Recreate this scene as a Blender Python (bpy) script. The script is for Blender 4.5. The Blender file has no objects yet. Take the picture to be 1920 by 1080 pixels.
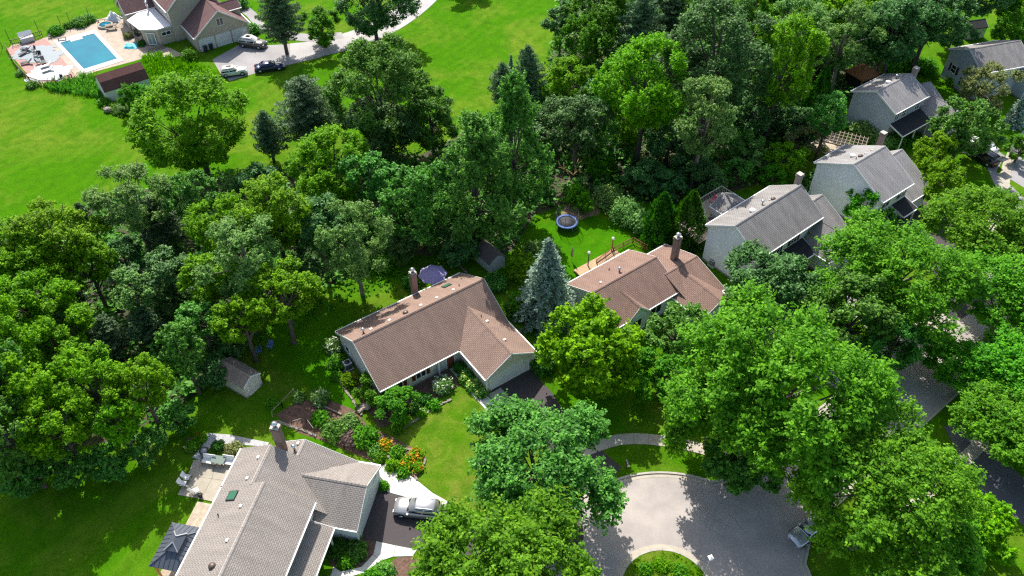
import bpy, math, random
import numpy as np
from mathutils import Vector, Matrix

# ------------------------------------------------------------------ camera, sky, sun, exposure
SC = bpy.context.scene
COL = SC.collection
R = math.radians
CAM_H, FOCAL_PX, PITCH = 72.0, 1560.0, R(44.5)
cam_data = bpy.data.cameras.new('camera')
cam_data.sensor_width = 36.0
cam_data.lens = 36.0 * FOCAL_PX / 1920.0
cam_data.clip_start = 1.0
cam_data.clip_end = 2000.0
cam = bpy.data.objects.new('camera', cam_data)
COL.objects.link(cam)
cam.location = (0, 0, CAM_H)
cam.rotation_euler = (math.pi / 2 - PITCH, 0, 0)
SC.camera = cam

SUN_EL, SUN_AZ = R(46), math.atan2(-0.27, 0.963)
world = bpy.data.worlds.new('World')
SC.world = world
world.use_nodes = True
wn = world.node_tree
bg = wn.nodes['Background']
skytex = wn.nodes.new('ShaderNodeTexSky')
skytex.sky_type = 'NISHITA'
skytex.sun_disc = False
skytex.sun_elevation = SUN_EL
skytex.sun_rotation = SUN_AZ
skytex.air_density = 1.0
skytex.dust_density = 2.0
skytex.ozone_density = 0.0
wn.links.new(skytex.outputs[0], bg.inputs['Color'])
bg.inputs['Strength'].default_value = 0.115
sun_data = bpy.data.lights.new('sun', 'SUN')
sun_data.energy = 4.0
sun_data.angle = R(0.5)
sun_data.color = (1.0, 0.955, 0.89)
sun = bpy.data.objects.new('sun', sun_data)
COL.objects.link(sun)
sun.location = (-60, 160, 150)
sun_dir = Vector((-math.sin(SUN_AZ) * math.cos(SUN_EL), -math.cos(SUN_AZ) * math.cos(SUN_EL), -math.sin(SUN_EL)))
sun.rotation_euler = sun_dir.to_track_quat('-Z', 'Y').to_euler()
SC.view_settings.view_transform = 'Standard'
SC.view_settings.look = 'None'
SC.view_settings.gamma = 1.0
SC.view_settings.exposure = 0.93
SC.render.engine = 'CYCLES'
SC.cycles.use_denoising = False
SC.cycles.pixel_filter_type = 'BLACKMAN_HARRIS'
SC.cycles.filter_width = 1.25
SC.cycles.max_bounces = 6
SC.cycles.diffuse_bounces = 3
SC.cycles.glossy_bounces = 3
SC.cycles.transmission_bounces = 4
SC.cycles.caustics_reflective = False
SC.cycles.caustics_refractive = False

# ------------------------------------------------------------------ surveying: a point of the photo at a known height above the ground
SP, CP = math.sin(PITCH), math.cos(PITCH)
def gp(px, py, z=0.0):
    u, v = (px - 960) / FOCAL_PX, (py - 540) / FOCAL_PX
    t = (CAM_H - z) / (SP + v * CP)
    return Vector((u * t, (CP - v * SP) * t, z))
def mpp(px, py, z=0.0):
    """metres per photo pixel at that point"""
    v = (py - 540) / FOCAL_PX
    return (CAM_H - z) / (SP + v * CP) / FOCAL_PX

# ------------------------------------------------------------------ materials
MATS = {}
def mat(name, color, rough=0.8, var=0.0, scale=1.0, bump=0.0, bscale=None, metal=0.0, spec=0.5, color2=None, detail=4.0):
    """plain principled material; var mixes towards color2 (or a darker tone) by noise"""
    if name in MATS:
        return MATS[name]
    m = bpy.data.materials.new(name); m.use_nodes = True
    nt = m.node_tree; b = nt.nodes['Principled BSDF']
    b.inputs['Roughness'].default_value = rough
    b.inputs['Metallic'].default_value = metal
    b.inputs['Specular IOR Level'].default_value = spec
    c = (*color, 1)
    if var > 0:
        tc = nt.nodes.new('ShaderNodeTexCoord')
        nz = nt.nodes.new('ShaderNodeTexNoise'); nz.inputs['Scale'].default_value = scale; nz.inputs['Detail'].default_value = detail
        nz.inputs['Roughness'].default_value = 0.65
        nt.links.new(tc.outputs['Object'], nz.inputs['Vector'])
        rp = nt.nodes.new('ShaderNodeValToRGB')
        rp.color_ramp.elements[0].position = 0.35; rp.color_ramp.elements[1].position = 0.68
        c2 = color2 if color2 else tuple(x * (1 - var) for x in color)
        rp.color_ramp.elements[0].color = (*c2, 1); rp.color_ramp.elements[1].color = c
        nt.links.new(nz.outputs['Fac'], rp.inputs['Fac'])
        nt.links.new(rp.outputs['Color'], b.inputs['Base Color'])
    else:
        b.inputs['Base Color'].default_value = c
    if bump > 0:
        tc = nt.nodes.new('ShaderNodeTexCoord')
        n2 = nt.nodes.new('ShaderNodeTexNoise'); n2.inputs['Scale'].default_value = bscale or scale * 6; n2.inputs['Detail'].default_value = 3
        nt.links.new(tc.outputs['Object'], n2.inputs['Vector'])
        bp = nt.nodes.new('ShaderNodeBump'); bp.inputs['Strength'].default_value = bump; bp.inputs['Distance'].default_value = 0.05
        nt.links.new(n2.outputs['Fac'], bp.inputs['Height'])
        nt.links.new(bp.outputs['Normal'], b.inputs['Normal'])
    MATS[name] = m
    return m

def lawn_mat(name, base, dry, dark, scale=0.12, dry_pos=(0.52, 0.72)):
    if name in MATS:
        return MATS[name]
    m = bpy.data.materials.new(name); m.use_nodes = True
    nt = m.node_tree; L = nt.links; b = nt.nodes['Principled BSDF']
    b.inputs['Roughness'].default_value = 1.0; b.inputs['Specular IOR Level'].default_value = 0.03
    tc = nt.nodes.new('ShaderNodeTexCoord')
    def noise(s, d=5, dist=0.0, r=0.6, vec=None):
        n = nt.nodes.new('ShaderNodeTexNoise'); n.inputs['Scale'].default_value = s; n.inputs['Detail'].default_value = d
        n.inputs['Roughness'].default_value = r; n.inputs['Distortion'].default_value = dist
        L.new(vec or tc.outputs['Object'], n.inputs['Vector']); return n
    def ramp(f, p0, p1):
        r = nt.nodes.new('ShaderNodeMapRange'); r.inputs['From Min'].default_value = p0; r.inputs['From Max'].default_value = p1
        L.new(f, r.inputs['Value']); return r.outputs[0]
    def mix(f, a, bb):
        x = nt.nodes.new('ShaderNodeMix'); x.data_type = 'RGBA'
        if isinstance(f, float): x.inputs[0].default_value = f
        else: L.new(f, x.inputs[0])
        for i, s in ((6, a), (7, bb)):
            if isinstance(s, tuple): x.inputs[i].default_value = (*s, 1)
            else: L.new(s, x.inputs[i])
        return x.outputs[2]
    n1 = noise(scale, 8, 1.2, 0.68); n2 = noise(0.55, 8, 0.6, 0.78); n3 = noise(5.0, 5, 0, 0.85)
    c = mix(ramp(n1.outputs['Fac'], *dry_pos), base, dry)
    c = mix(ramp(n2.outputs['Fac'], 0.45, 0.75), c, dark)
    mul = nt.nodes.new('ShaderNodeHueSaturation')
    mr = nt.nodes.new('ShaderNodeMapRange'); mr.inputs['From Min'].default_value = 0.25; mr.inputs['From Max'].default_value = 0.75
    mr.inputs['To Min'].default_value = 0.62; mr.inputs['To Max'].default_value = 1.34
    L.new(n3.outputs['Fac'], mr.inputs['Value']); L.new(mr.outputs[0], mul.inputs['Value']); L.new(c, mul.inputs['Color'])
    # faint mowing passes
    wv = nt.nodes.new('ShaderNodeTexWave'); wv.inputs['Scale'].default_value = 0.16; wv.inputs['Distortion'].default_value = 14.0
    wv.inputs['Detail'].default_value = 2; wv.inputs['Detail Scale'].default_value = 0.25
    mp = nt.nodes.new('ShaderNodeMapping'); mp.inputs['Rotation'].default_value = (0, 0, R(35))
    L.new(tc.outputs['Object'], mp.inputs['Vector']); L.new(mp.outputs[0], wv.inputs['Vector'])
    h2 = nt.nodes.new('ShaderNodeHueSaturation')
    m2 = nt.nodes.new('ShaderNodeMapRange'); m2.inputs['To Min'].default_value = 0.96; m2.inputs['To Max'].default_value = 1.05
    L.new(wv.outputs['Fac'], m2.inputs['Value']); L.new(m2.outputs[0], h2.inputs['Value']); L.new(mul.outputs[0], h2.inputs['Color'])
    L.new(h2.outputs[0], b.inputs['Base Color'])
    bp = nt.nodes.new('ShaderNodeBump'); bp.inputs['Strength'].default_value = 0.8; bp.inputs['Distance'].default_value = 0.12
    n4 = noise(14.0, 4, 0, 0.8); L.new(n4.outputs['Fac'], bp.inputs['Height']); L.new(bp.outputs['Normal'], b.inputs['Normal'])
    MATS[name] = m
    return m

def shingle_mat(name, c1, c2, c3, streak=0.0):
    if name in MATS:
        return MATS[name]
    m = bpy.data.materials.new(name); m.use_nodes = True
    nt = m.node_tree; L = nt.links; b = nt.nodes['Principled BSDF']
    b.inputs['Roughness'].default_value = 0.92; b.inputs['Specular IOR Level'].default_value = 0.2
    uv = nt.nodes.new('ShaderNodeUVMap'); uv.uv_map = 'UVMap'
    bk = nt.nodes.new('ShaderNodeTexBrick'); bk.inputs['Scale'].default_value = 1.0
    bk.inputs['Brick Width'].default_value = 0.36; bk.inputs['Row Height'].default_value = 0.175
    bk.inputs['Mortar Size'].default_value = 0.030; bk.inputs['Mortar Smooth'].default_value = 0.15; bk.inputs['Bias'].default_value = -0.15
    bk.inputs['Color1'].default_value = (*c1, 1); bk.inputs['Color2'].default_value = (*c2, 1); bk.inputs['Mortar'].default_value = (*c3, 1)
    L.new(uv.outputs[0], bk.inputs['Vector'])
    nz = nt.nodes.new('ShaderNodeTexNoise'); nz.inputs['Scale'].default_value = 0.55; nz.inputs['Detail'].default_value = 6; nz.inputs['Roughness'].default_value = 0.7
    mp = nt.nodes.new('ShaderNodeMapping'); mp.inputs['Scale'].default_value = (1.6, 0.35, 1)
    L.new(uv.outputs[0], mp.inputs['Vector']); L.new(mp.outputs[0], nz.inputs['Vector'])
    mr = nt.nodes.new('ShaderNodeMapRange'); mr.inputs['From Min'].default_value = 0.3; mr.inputs['From Max'].default_value = 0.7
    mr.inputs['To Min'].default_value = 0.80 - streak; mr.inputs['To Max'].default_value = 1.14
    L.new(nz.outputs['Fac'], mr.inputs['Value'])
    hs = nt.nodes.new('ShaderNodeHueSaturation'); L.new(mr.outputs[0], hs.inputs['Value']); L.new(bk.outputs['Color'], hs.inputs['Color'])
    n3 = nt.nodes.new('ShaderNodeTexNoise'); n3.inputs['Scale'].default_value = 9; n3.inputs['Detail'].default_value = 3
    L.new(uv.outputs[0], n3.inputs['Vector'])
    mr3 = nt.nodes.new('ShaderNodeMapRange'); mr3.inputs['From Min'].default_value = 0.3; mr3.inputs['From Max'].default_value = 0.7
    mr3.inputs['To Min'].default_value = 0.85; mr3.inputs['To Max'].default_value = 1.15
    L.new(n3.outputs['Fac'], mr3.inputs['Value'])
    h3 = nt.nodes.new('ShaderNodeHueSaturation'); L.new(mr3.outputs[0], h3.inputs['Value']); L.new(hs.outputs[0], h3.inputs['Color'])
    L.new(h3.outputs[0], b.inputs['Base Color'])
    bp = nt.nodes.new('ShaderNodeBump'); bp.inputs['Strength'].default_value = 0.6; bp.inputs['Distance'].default_value = 0.02
    inv = nt.nodes.new('ShaderNodeMath'); inv.operation = 'SUBTRACT'; inv.inputs[0].default_value = 1.0
    L.new(bk.outputs['Fac'], inv.inputs[1]); L.new(inv.outputs[0], bp.inputs['Height']); L.new(bp.outputs['Normal'], b.inputs['Normal'])
    MATS[name] = m
    return m

def siding_mat(name, color, pitch=0.16):
    if name in MATS:
        return MATS[name]
    m = bpy.data.materials.new(name); m.use_nodes = True
    nt = m.node_tree; L = nt.links; b = nt.nodes['Principled BSDF']
    b.inputs['Roughness'].default_value = 0.6
    tc = nt.nodes.new('ShaderNodeTexCoord'); sp = nt.nodes.new('ShaderNodeSeparateXYZ'); L.new(tc.outputs['Object'], sp.inputs[0])
    md = nt.nodes.new('ShaderNodeMath'); md.operation = 'MODULO'; md.inputs[1].default_value = pitch; L.new(sp.outputs[2], md.inputs[0])
    mr = nt.nodes.new('ShaderNodeMapRange'); mr.inputs['From Max'].default_value = pitch * 0.16; mr.inputs['To Min'].default_value = 0.88; mr.inputs['To Max'].default_value = 1.0
    L.new(md.outputs[0], mr.inputs['Value'])
    nz = nt.nodes.new('ShaderNodeTexNoise'); nz.inputs['Scale'].default_value = 0.6; nz.inputs['Detail'].default_value = 5; L.new(tc.outputs['Object'], nz.inputs['Vector'])
    m2 = nt.nodes.new('ShaderNodeMapRange'); m2.inputs['From Min'].default_value = 0.3; m2.inputs['From Max'].default_value = 0.7; m2.inputs['To Min'].default_value = 0.9; m2.inputs['To Max'].default_value = 1.04
    L.new(nz.outputs['Fac'], m2.inputs['Value'])
    mu = nt.nodes.new('ShaderNodeMath'); mu.operation = 'MULTIPLY'; L.new(mr.outputs[0], mu.inputs[0]); L.new(m2.outputs[0], mu.inputs[1])
    hs = nt.nodes.new('ShaderNodeHueSaturation'); hs.inputs['Color'].default_value = (*color, 1); L.new(mu.outputs[0], hs.inputs['Value'])
    L.new(hs.outputs[0], b.inputs['Base Color'])
    bp = nt.nodes.new('ShaderNodeBump'); bp.inputs['Strength'].default_value = 0.08; bp.inputs['Distance'].default_value = 0.02
    L.new(md.outputs[0], bp.inputs['Height']); L.new(bp.outputs['Normal'], b.inputs['Normal'])
    MATS[name] = m
    return m

def brick_mat(name, c1, c2, mortar):
    if name in MATS:
        return MATS[name]
    m = bpy.data.materials.new(name); m.use_nodes = True
    nt = m.node_tree; L = nt.links; b = nt.nodes['Principled BSDF']; b.inputs['Roughness'].default_value = 0.9
    tc = nt.nodes.new('ShaderNodeTexCoord'); sp = nt.nodes.new('ShaderNodeSeparateXYZ'); L.new(tc.outputs['Object'], sp.inputs[0])
    ad = nt.nodes.new('ShaderNodeMath'); ad.operation = 'ADD'; L.new(sp.outputs[0], ad.inputs[0]); L.new(sp.outputs[1], ad.inputs[1])
    cb = nt.nodes.new('ShaderNodeCombineXYZ'); L.new(ad.outputs[0], cb.inputs[0]); L.new(sp.outputs[2], cb.inputs[1])
    bk = nt.nodes.new('ShaderNodeTexBrick'); bk.inputs['Scale'].default_value = 1.0
    bk.inputs['Brick Width'].default_value = 0.22; bk.inputs['Row Height'].default_value = 0.085; bk.inputs['Mortar Size'].default_value = 0.012
    bk.inputs['Color1'].default_value = (*c1, 1); bk.inputs['Color2'].default_value = (*c2, 1); bk.inputs['Mortar'].default_value = (*mortar, 1)
    L.new(cb.outputs[0], bk.inputs['Vector']); L.new(bk.outputs['Color'], b.inputs['Base Color'])
    bp = nt.nodes.new('ShaderNodeBump'); bp.inputs['Strength'].default_value = 0.5; bp.inputs['Distance'].default_value = 0.01; bp.invert = True
    L.new(bk.outputs['Fac'], bp.inputs['Height']); L.new(bp.outputs['Normal'], b.inputs['Normal'])
    MATS[name] = m
    return m

def leaf_mat(name, lo, hi, trans=0.3, rough=0.5, spec=0.35, var=0.12):
    if name in MATS:
        return MATS[name]
    m = bpy.data.materials.new(name); m.use_nodes = True
    nt = m.node_tree; L = nt.links; b = nt.nodes['Principled BSDF']; out = nt.nodes['Material Output']
    b.inputs['Roughness'].default_value = rough; b.inputs['Specular IOR Level'].default_value = spec
    at = nt.nodes.new('ShaderNodeAttribute'); at.attribute_name = 'tint'
    rp = nt.nodes.new('ShaderNodeValToRGB')
    rp.color_ramp.elements[0].color = (*lo, 1); rp.color_ramp.elements[1].color = (*hi, 1)
    L.new(at.outputs['Fac'], rp.inputs['Fac'])
    oi = nt.nodes.new('ShaderNodeObjectInfo')
    mh = nt.nodes.new('ShaderNodeMapRange'); mh.inputs['To Min'].default_value = 0.5 - var * 0.12; mh.inputs['To Max'].default_value = 0.5 + var * 0.12
    mv = nt.nodes.new('ShaderNodeMapRange'); mv.inputs['To Min'].default_value = 1 - var; mv.inputs['To Max'].default_value = 1 + var
    L.new(oi.outputs['Random'], mh.inputs['Value']); L.new(oi.outputs['Random'], mv.inputs['Value'])
    hs = nt.nodes.new('ShaderNodeHueSaturation'); L.new(rp.outputs[0], hs.inputs['Color']); L.new(mh.outputs[0], hs.inputs['Hue']); L.new(mv.outputs[0], hs.inputs['Value'])
    L.new(hs.outputs[0], b.inputs['Base Color'])
    tr = nt.nodes.new('ShaderNodeBsdfTranslucent')
    h2 = nt.nodes.new('ShaderNodeHueSaturation'); h2.inputs['Hue'].default_value = 0.497; h2.inputs['Value'].default_value = 1.35; h2.inputs['Saturation'].default_value = 1.1
    L.new(hs.outputs[0], h2.inputs['Color']); L.new(h2.outputs[0], tr.inputs['Color'])
    mx = nt.nodes.new('ShaderNodeMixShader'); mx.inputs[0].default_value = trans
    L.new(b.outputs[0], mx.inputs[1]); L.new(tr.outputs[0], mx.inputs[2]); L.new(mx.outputs[0], out.inputs['Surface'])
    MATS[name] = m
    return m

def glass_mat(name='window_glass', color=(0.02, 0.025, 0.03)):
    return mat(name, color, rough=0.08, spec=0.8)

# ------------------------------------------------------------------ mesh builder
class MB:
    def __init__(self):
        self.v, self.f, self.uv, self.s = [], [], {}, []
    def add(self, verts, faces, uvs=None, smooth=False):
        o = len(self.v); self.v += [tuple(p) for p in verts]
        for i, f in enumerate(faces):
            if uvs and uvs[i] is not None:
                self.uv[len(self.f)] = uvs[i]
            self.f.append([o + k for k in f]); self.s.append(smooth)
        return self
    def box(self, a, b):
        x0, y0, z0 = a; x1, y1, z1 = b
        if x0 > x1: x0, x1 = x1, x0
        if y0 > y1: y0, y1 = y1, y0
        if z0 > z1: z0, z1 = z1, z0
        return self.add([(x0,y0,z0),(x1,y0,z0),(x1,y1,z0),(x0,y1,z0),(x0,y0,z1),(x1,y0,z1),(x1,y1,z1),(x0,y1,z1)],
                        [(0,3,2,1),(4,5,6,7),(0,1,5,4),(1,2,6,5),(2,3,7,6),(3,0,4,7)])
    def cbox(self, c, s):
        return self.box((c[0]-s[0]/2, c[1]-s[1]/2, c[2]-s[2]/2), (c[0]+s[0]/2, c[1]+s[1]/2, c[2]+s[2]/2))
    def beam(self, p, q, w, h=None, up=(0,0,1)):
        """rectangular bar from p to q"""
        p, q = Vector(p), Vector(q); h = h or w
        d = (q - p).normalized(); up = Vector(up)
        if abs(d.dot(up)) > 0.98: up = Vector((1, 0, 0))
        s = d.cross(up).normalized() * (w / 2); t = s.cross(d).normalized() * (h / 2)
        vs = [p-s-t, p+s-t, p+s+t, p-s+t, q-s-t, q+s-t, q+s+t, q-s+t]
        return self.add(vs, [(3,2,1,0),(4,5,6,7),(0,1,5,4),(1,2,6,5),(2,3,7,6),(3,0,4,7)])
    def tube(self, pts, rad, n=7, cap=True, smooth=True):
        pts = [Vector(p) for p in pts]; rings = []
        for i, p in enumerate(pts):
            d = (pts[min(i+1, len(pts)-1)] - pts[max(i-1, 0)]).normalized()
            a = Vector((0,0,1)) if abs(d.z) < 0.95 else Vector((1,0,0))
            s = d.cross(a).normalized(); t = s.cross(d)
            r = rad[i] if hasattr(rad, '__len__') else rad
            rings.append([p + (s*math.cos(2*math.pi*k/n) + t*math.sin(2*math.pi*k/n))*r for k in range(n)])
        vs = [v for ring in rings for v in ring]; fs = []
        for i in range(len(pts)-1):
            for k in range(n):
                fs.append((i*n+k, i*n+(k+1)%n, (i+1)*n+(k+1)%n, (i+1)*n+k))
        if cap:
            fs.append(tuple(range(n))[::-1]); fs.append(tuple((len(pts)-1)*n+k for k in range(n)))
        return self.add(vs, fs, smooth=smooth)
    def lathe(self, prof, n=16, c=(0,0,0), smooth=True, cap=True):
        vs = []; fs = []
        for r, z in prof:
            for k in range(n):
                a = 2*math.pi*k/n; vs.append((c[0]+r*math.cos(a), c[1]+r*math.sin(a), c[2]+z))
        for i in range(len(prof)-1):
            for k in range(n):
                fs.append((i*n+k, i*n+(k+1)%n, (i+1)*n+(k+1)%n, (i+1)*n+k))
        if cap:
            fs.append(tuple(range(n))[::-1]); fs.append(tuple((len(prof)-1)*n+k for k in range(n)))
        return self.add(vs, fs, smooth=smooth)
    def prism(self, poly, z0, z1):
        n = len(poly)
        ar = sum(poly[i][0]*poly[(i+1)%n][1]-poly[(i+1)%n][0]*poly[i][1] for i in range(n))
        if ar < 0: poly = poly[::-1]
        vs = [(p[0], p[1], z0) for p in poly] + [(p[0], p[1], z1) for p in poly]
        fs = [tuple(range(n))[::-1], tuple(range(n, 2*n))] + [(i, (i+1)%n, n+(i+1)%n, n+i) for i in range(n)]
        return self.add(vs, fs)
    def mesh(self, name):
        me = bpy.data.meshes.new(name); me.from_pydata(self.v, [], self.f)
        if self.uv:
            ul = me.uv_layers.new(name='UVMap')
            for pi, p in enumerate(me.polygons):
                if pi in self.uv:
                    for li, c in zip(p.loop_indices, self.uv[pi]): ul.data[li].uv = c
        if any(self.s):
            me.polygons.foreach_set('use_smooth', self.s)
        me.update()
        return me
    def build(self, name, material, parent=None, bevel=0.0):
        me = self.mesh(name)
        me.materials.append(material)
        o = bpy.data.objects.new(name, me); COL.objects.link(o)
        if parent: o.parent = parent
        if bevel > 0:
            bv = o.modifiers.new('bevel', 'BEVEL'); bv.width = bevel; bv.segments = 2; bv.limit_method = 'ANGLE'
        return o

def tag(o, label=None, cat=None, group=None, kind=None):
    if label: o['label'] = label
    if cat: o['category'] = cat
    if group: o['group'] = group
    if kind: o['kind'] = kind
    return o
def thing(name, label, cat, loc=(0,0,0), rz=0.0, group=None):
    o = bpy.data.objects.new(name, None); o.empty_display_size = 0.3; COL.objects.link(o)
    o.location = loc; o.rotation_euler = (0, 0, rz)
    return tag(o, label, cat, group)
def part(name, me, material, parent, loc=(0,0,0), rot=(0,0,0), scale=(1,1,1)):
    if not me.materials: me.materials.append(material)
    o = bpy.data.objects.new(name, me); COL.objects.link(o); o.parent = parent
    o.location = loc; o.rotation_euler = rot; o.scale = scale
    return o
def sheet(name, pts, z, material, kind='structure', parent=None):
    mb = MB(); mb.add([(p[0], p[1], z) for p in pts], [tuple(range(len(pts)))])
    n = len(pts); ar = sum(pts[i][0]*pts[(i+1)%n][1]-pts[(i+1)%n][0]*pts[i][1] for i in range(n))
    if ar < 0: mb.f[0] = mb.f[0][::-1]
    o = mb.build(name, material, parent)
    if kind and not parent: tag(o, kind=kind)
    return o
def pix(*pp): return [gp(*p) for p in pp]
def smooth_path(pts, n=6, closed=False):
    pts = [Vector(p[:2]).to_3d() for p in pts]; out = []; m = len(pts)
    rng = range(m) if closed else range(m-1)
    for i in rng:
        g = lambda k: pts[k % m] if closed else pts[max(0, min(m-1, k))]
        p0, p1, p2, p3 = g(i-1), g(i), g(i+1), g(i+2)
        for k in range(n):
            t = k / n
            out.append(0.5*((2*p1)+(p2-p0)*t+(2*p0-5*p1+4*p2-p3)*t*t+(3*p1-p0-3*p2+p3)*t**3))
    if not closed: out.append(pts[-1])
    return out
def offset_path(path, d):
    out = []
    for i, p in enumerate(path):
        t = (path[min(i+1, len(path)-1)] - path[max(i-1, 0)]).normalized()
        out.append(p + Vector((-t.y, t.x, 0)) * d)
    return out
def ribbon(name, path, w0, w1, z0, z1, material, kind='structure', parent=None):
    """a swept bar between offsets w0..w1 of a path, from z0 up to z1"""
    a, b = offset_path(path, w0), offset_path(path, w1); n = len(path); vs = []; fs = []
    for p, q in zip(a, b): vs += [(p.x,p.y,z0),(q.x,q.y,z0),(q.x,q.y,z1),(p.x,p.y,z1)]
    for i in range(n-1):
        o, k = 4*i, 4*i+4
        fs += [(o+3,k+3,k+2,o+2),(o,o+3,o+2,o+1)][:1] + [(o,k,k+3,o+3),(o+1,o+2,k+2,k+1)]
    fs += [(0,3,2,1),(4*n-4,4*n-3,4*n-2,4*n-1)]
    o = MB().add(vs, fs).build(name, material, parent)
    if kind and not parent: tag(o, kind=kind)
    return o
def slab_walk(name, path, width, length, material, z=0.05, gap=0.03, base=None):
    """a pavement of separate concrete slabs laid along a path"""
    rng = random.Random(len(path) + int(width*100))
    root = ribbon(name, path, -width/2+0.03, width/2-0.03, -0.05, z-0.035, base or M_JOINT)
    # resample
    d = [0.0]
    for i in range(1, len(path)): d.append(d[-1] + (path[i]-path[i-1]).length)
    def at(s):
        s = max(0, min(d[-1], s))
        for i in range(1, len(path)):
            if s <= d[i]:
                t = (s-d[i-1])/max(1e-6, d[i]-d[i-1]); p = path[i-1].lerp(path[i], t); u = (path[i]-path[i-1]).normalized()
                return p, Vector((-u.y, u.x, 0))
        return path[-1], Vector((0, 1, 0))
    n = max(1, round(d[-1]/length)); L = d[-1]/n
    for k in range(n):
        (p, u), (q, w) = at(k*L+gap/2), at((k+1)*L-gap/2); h = width/2
        poly = [p-u*h, q-w*h, q+w*h, p+u*h]
        MB().prism([(c.x, c.y) for c in poly], z-0.034, z+rng.uniform(-0.006, 0.006)).build('slab', material, root)
    return root
# ------------------------------------------------------------------ palette
M_LAWN = lawn_mat('lawn_grass', (0.058, 0.188, 0.002), (0.170, 0.228, 0.022), (0.034, 0.124, 0.002), 0.06, (0.44, 0.72))
M_YARD = lawn_mat('yard_grass', (0.078, 0.188, 0.005), (0.170, 0.220, 0.026), (0.040, 0.128, 0.004), 0.22, (0.42, 0.66))
M_FLOOR = mat('woodland_soil', (0.075, 0.058, 0.035), 0.95, 0.6, 0.5, 0.8, 5, color2=(0.035, 0.06, 0.012))
M_MULCH = mat('bark_mulch', (0.19, 0.11, 0.075), 0.95, 0.55, 3.0, 1.0, 14)
M_STREET = mat('worn_asphalt', (0.435, 0.385, 0.345), 0.92, 0.2, 0.30, 0.10, 25, color2=(0.31, 0.28, 0.26), detail=9)
M_CRACK = mat('tar_sealed_crack', (0.20, 0.18, 0.165), 0.85)
M_BLACKTOP = mat('sealed_blacktop', (0.062, 0.05, 0.052), 0.85, 0.15, 0.5, 0.08, 30)
M_GREYTOP = mat('grey_asphalt_drive', (0.33, 0.315, 0.31), 0.9, 0.25, 0.3, 0.1, 25)
M_CONC = mat('pale_concrete', (0.60, 0.57, 0.53), 0.85, 0.12, 0.9, 0.08, 30)
M_WALK = mat('beige_walk_concrete', (0.46, 0.41, 0.33), 0.88, 0.2, 1.2, 0.08, 30)
M_KERB = mat('kerb_concrete', (0.47, 0.43, 0.36), 0.88, 0.25, 1.5, 0.08, 30)
M_JOINT = mat('joint_dirt', (0.16, 0.15, 0.12), 0.95)
M_PATIO = mat('patio_concrete', (0.40, 0.36, 0.28), 0.85, 0.22, 0.8, 0.3, 20, color2=(0.33, 0.29, 0.225))
M_POOLDECK = mat('pool_deck_paving', (0.44, 0.355, 0.27), 0.85, 0.25, 0.9, 0.3, 12)
M_COPING = mat('pool_coping_white', (0.58, 0.565, 0.53), 0.7, 0.1, 1.5)
M_PINKPAVE = mat('red_brick_paving', (0.46, 0.25, 0.21), 0.9, 0.3, 2.0, 0.4, 12)
M_STONE = mat('garden_stone', (0.33, 0.28, 0.225), 0.9, 0.4, 3.0, 0.8, 6)
M_WHITE = mat('white_trim', (0.80, 0.80, 0.78), 0.5)
M_OFFW = mat('white_metal_door', (0.74, 0.74, 0.73), 0.5, 0.06, 1.0)
M_GLASS = glass_mat()
M_DARK = mat('dark_metal', (0.03, 0.03, 0.032), 0.5)
M_BROWNM = mat('brown_vent_metal', (0.10, 0.075, 0.06), 0.5, metal=0.3)
M_GALV = mat('bright_flue_metal', (0.75, 0.75, 0.75), 0.25, metal=0.9)
M_GREYM = mat('grey_metal', (0.35, 0.36, 0.37), 0.45, metal=0.4)
M_BRICK = brick_mat('chimney_brick', (0.27, 0.135, 0.10), (0.20, 0.10, 0.08), (0.34, 0.30, 0.27))
M_BRICK2 = brick_mat('pale_chimney_brick', (0.33, 0.24, 0.20), (0.24, 0.17, 0.15), (0.36, 0.33, 0.30))
M_CEDAR = mat('orange_cedar', (0.52, 0.22, 0.075), 0.7, 0.35, 3.0, 0.3)
M_REDWOOD = mat('red_stained_wood', (0.23, 0.06, 0.035), 0.7, 0.3, 3.0)
M_DECK = mat('pale_deck_boards', (0.55, 0.45, 0.33), 0.8, 0.35, 2.5, 0.3)
M_WEATHER = mat('weathered_wood', (0.31, 0.25, 0.19), 0.85, 0.35, 3.0, 0.4)
M_BARK = mat('tree_bark', (0.13, 0.105, 0.085), 0.95, 0.5, 2.5, 1.0, 9)
M_BARKP = mat('pale_bark', (0.26, 0.22, 0.18), 0.95, 0.5, 2.0, 1.0, 9)
M_DEADW = mat('dead_grey_wood', (0.40, 0.36, 0.32), 0.95, 0.3, 3.0)

# ------------------------------------------------------------------ the setting: ground, street, paths, pool
def flat(name, pts, z, m): return sheet(name, pts, z, m)
flat('lawn', [(-320, -120), (320, -120), (320, 420), (-320, 420)], 0.0, M_LAWN)
WOODS = pix((0,452),(120,410),(200,372),(330,340),(440,330),(520,318),(640,300),(700,285),(790,290),(900,235),(960,205),(1020,160),(1045,60),(1050,-20),
            (1500,-20),(1760,-20),(1750,50),(1690,90),(1640,130),(1590,190),(1560,235),(1480,320),(1420,345),(1330,372),(1260,385),(1230,380),(1130,372),(1060,380),
            (1000,405),(960,470),(940,480),(860,475),(800,480),(720,470),(660,520),(560,560),(500,590),(460,640),(420,700),(330,770),(200,830),(60,850),(-80,860),(-160,800),(-100,500))
flat('woodland_floor', WOODS, 0.006, M_FLOOR)
flat('front_lawn', pix((780,790),(870,715),(925,780),(990,800),(1150,835),(1120,880),(1040,930),(900,960),(840,945),(790,905),(795,860)), 0.006, M_YARD)
flat('side_lawn', pix((560,640),(600,620),(640,700),(676,775),(640,790),(590,740),(540,690)), 0.008, lawn_mat('watered_grass', (0.052, 0.195, 0.002), (0.085, 0.195, 0.004), (0.036, 0.14, 0.002), 0.3))
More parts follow.
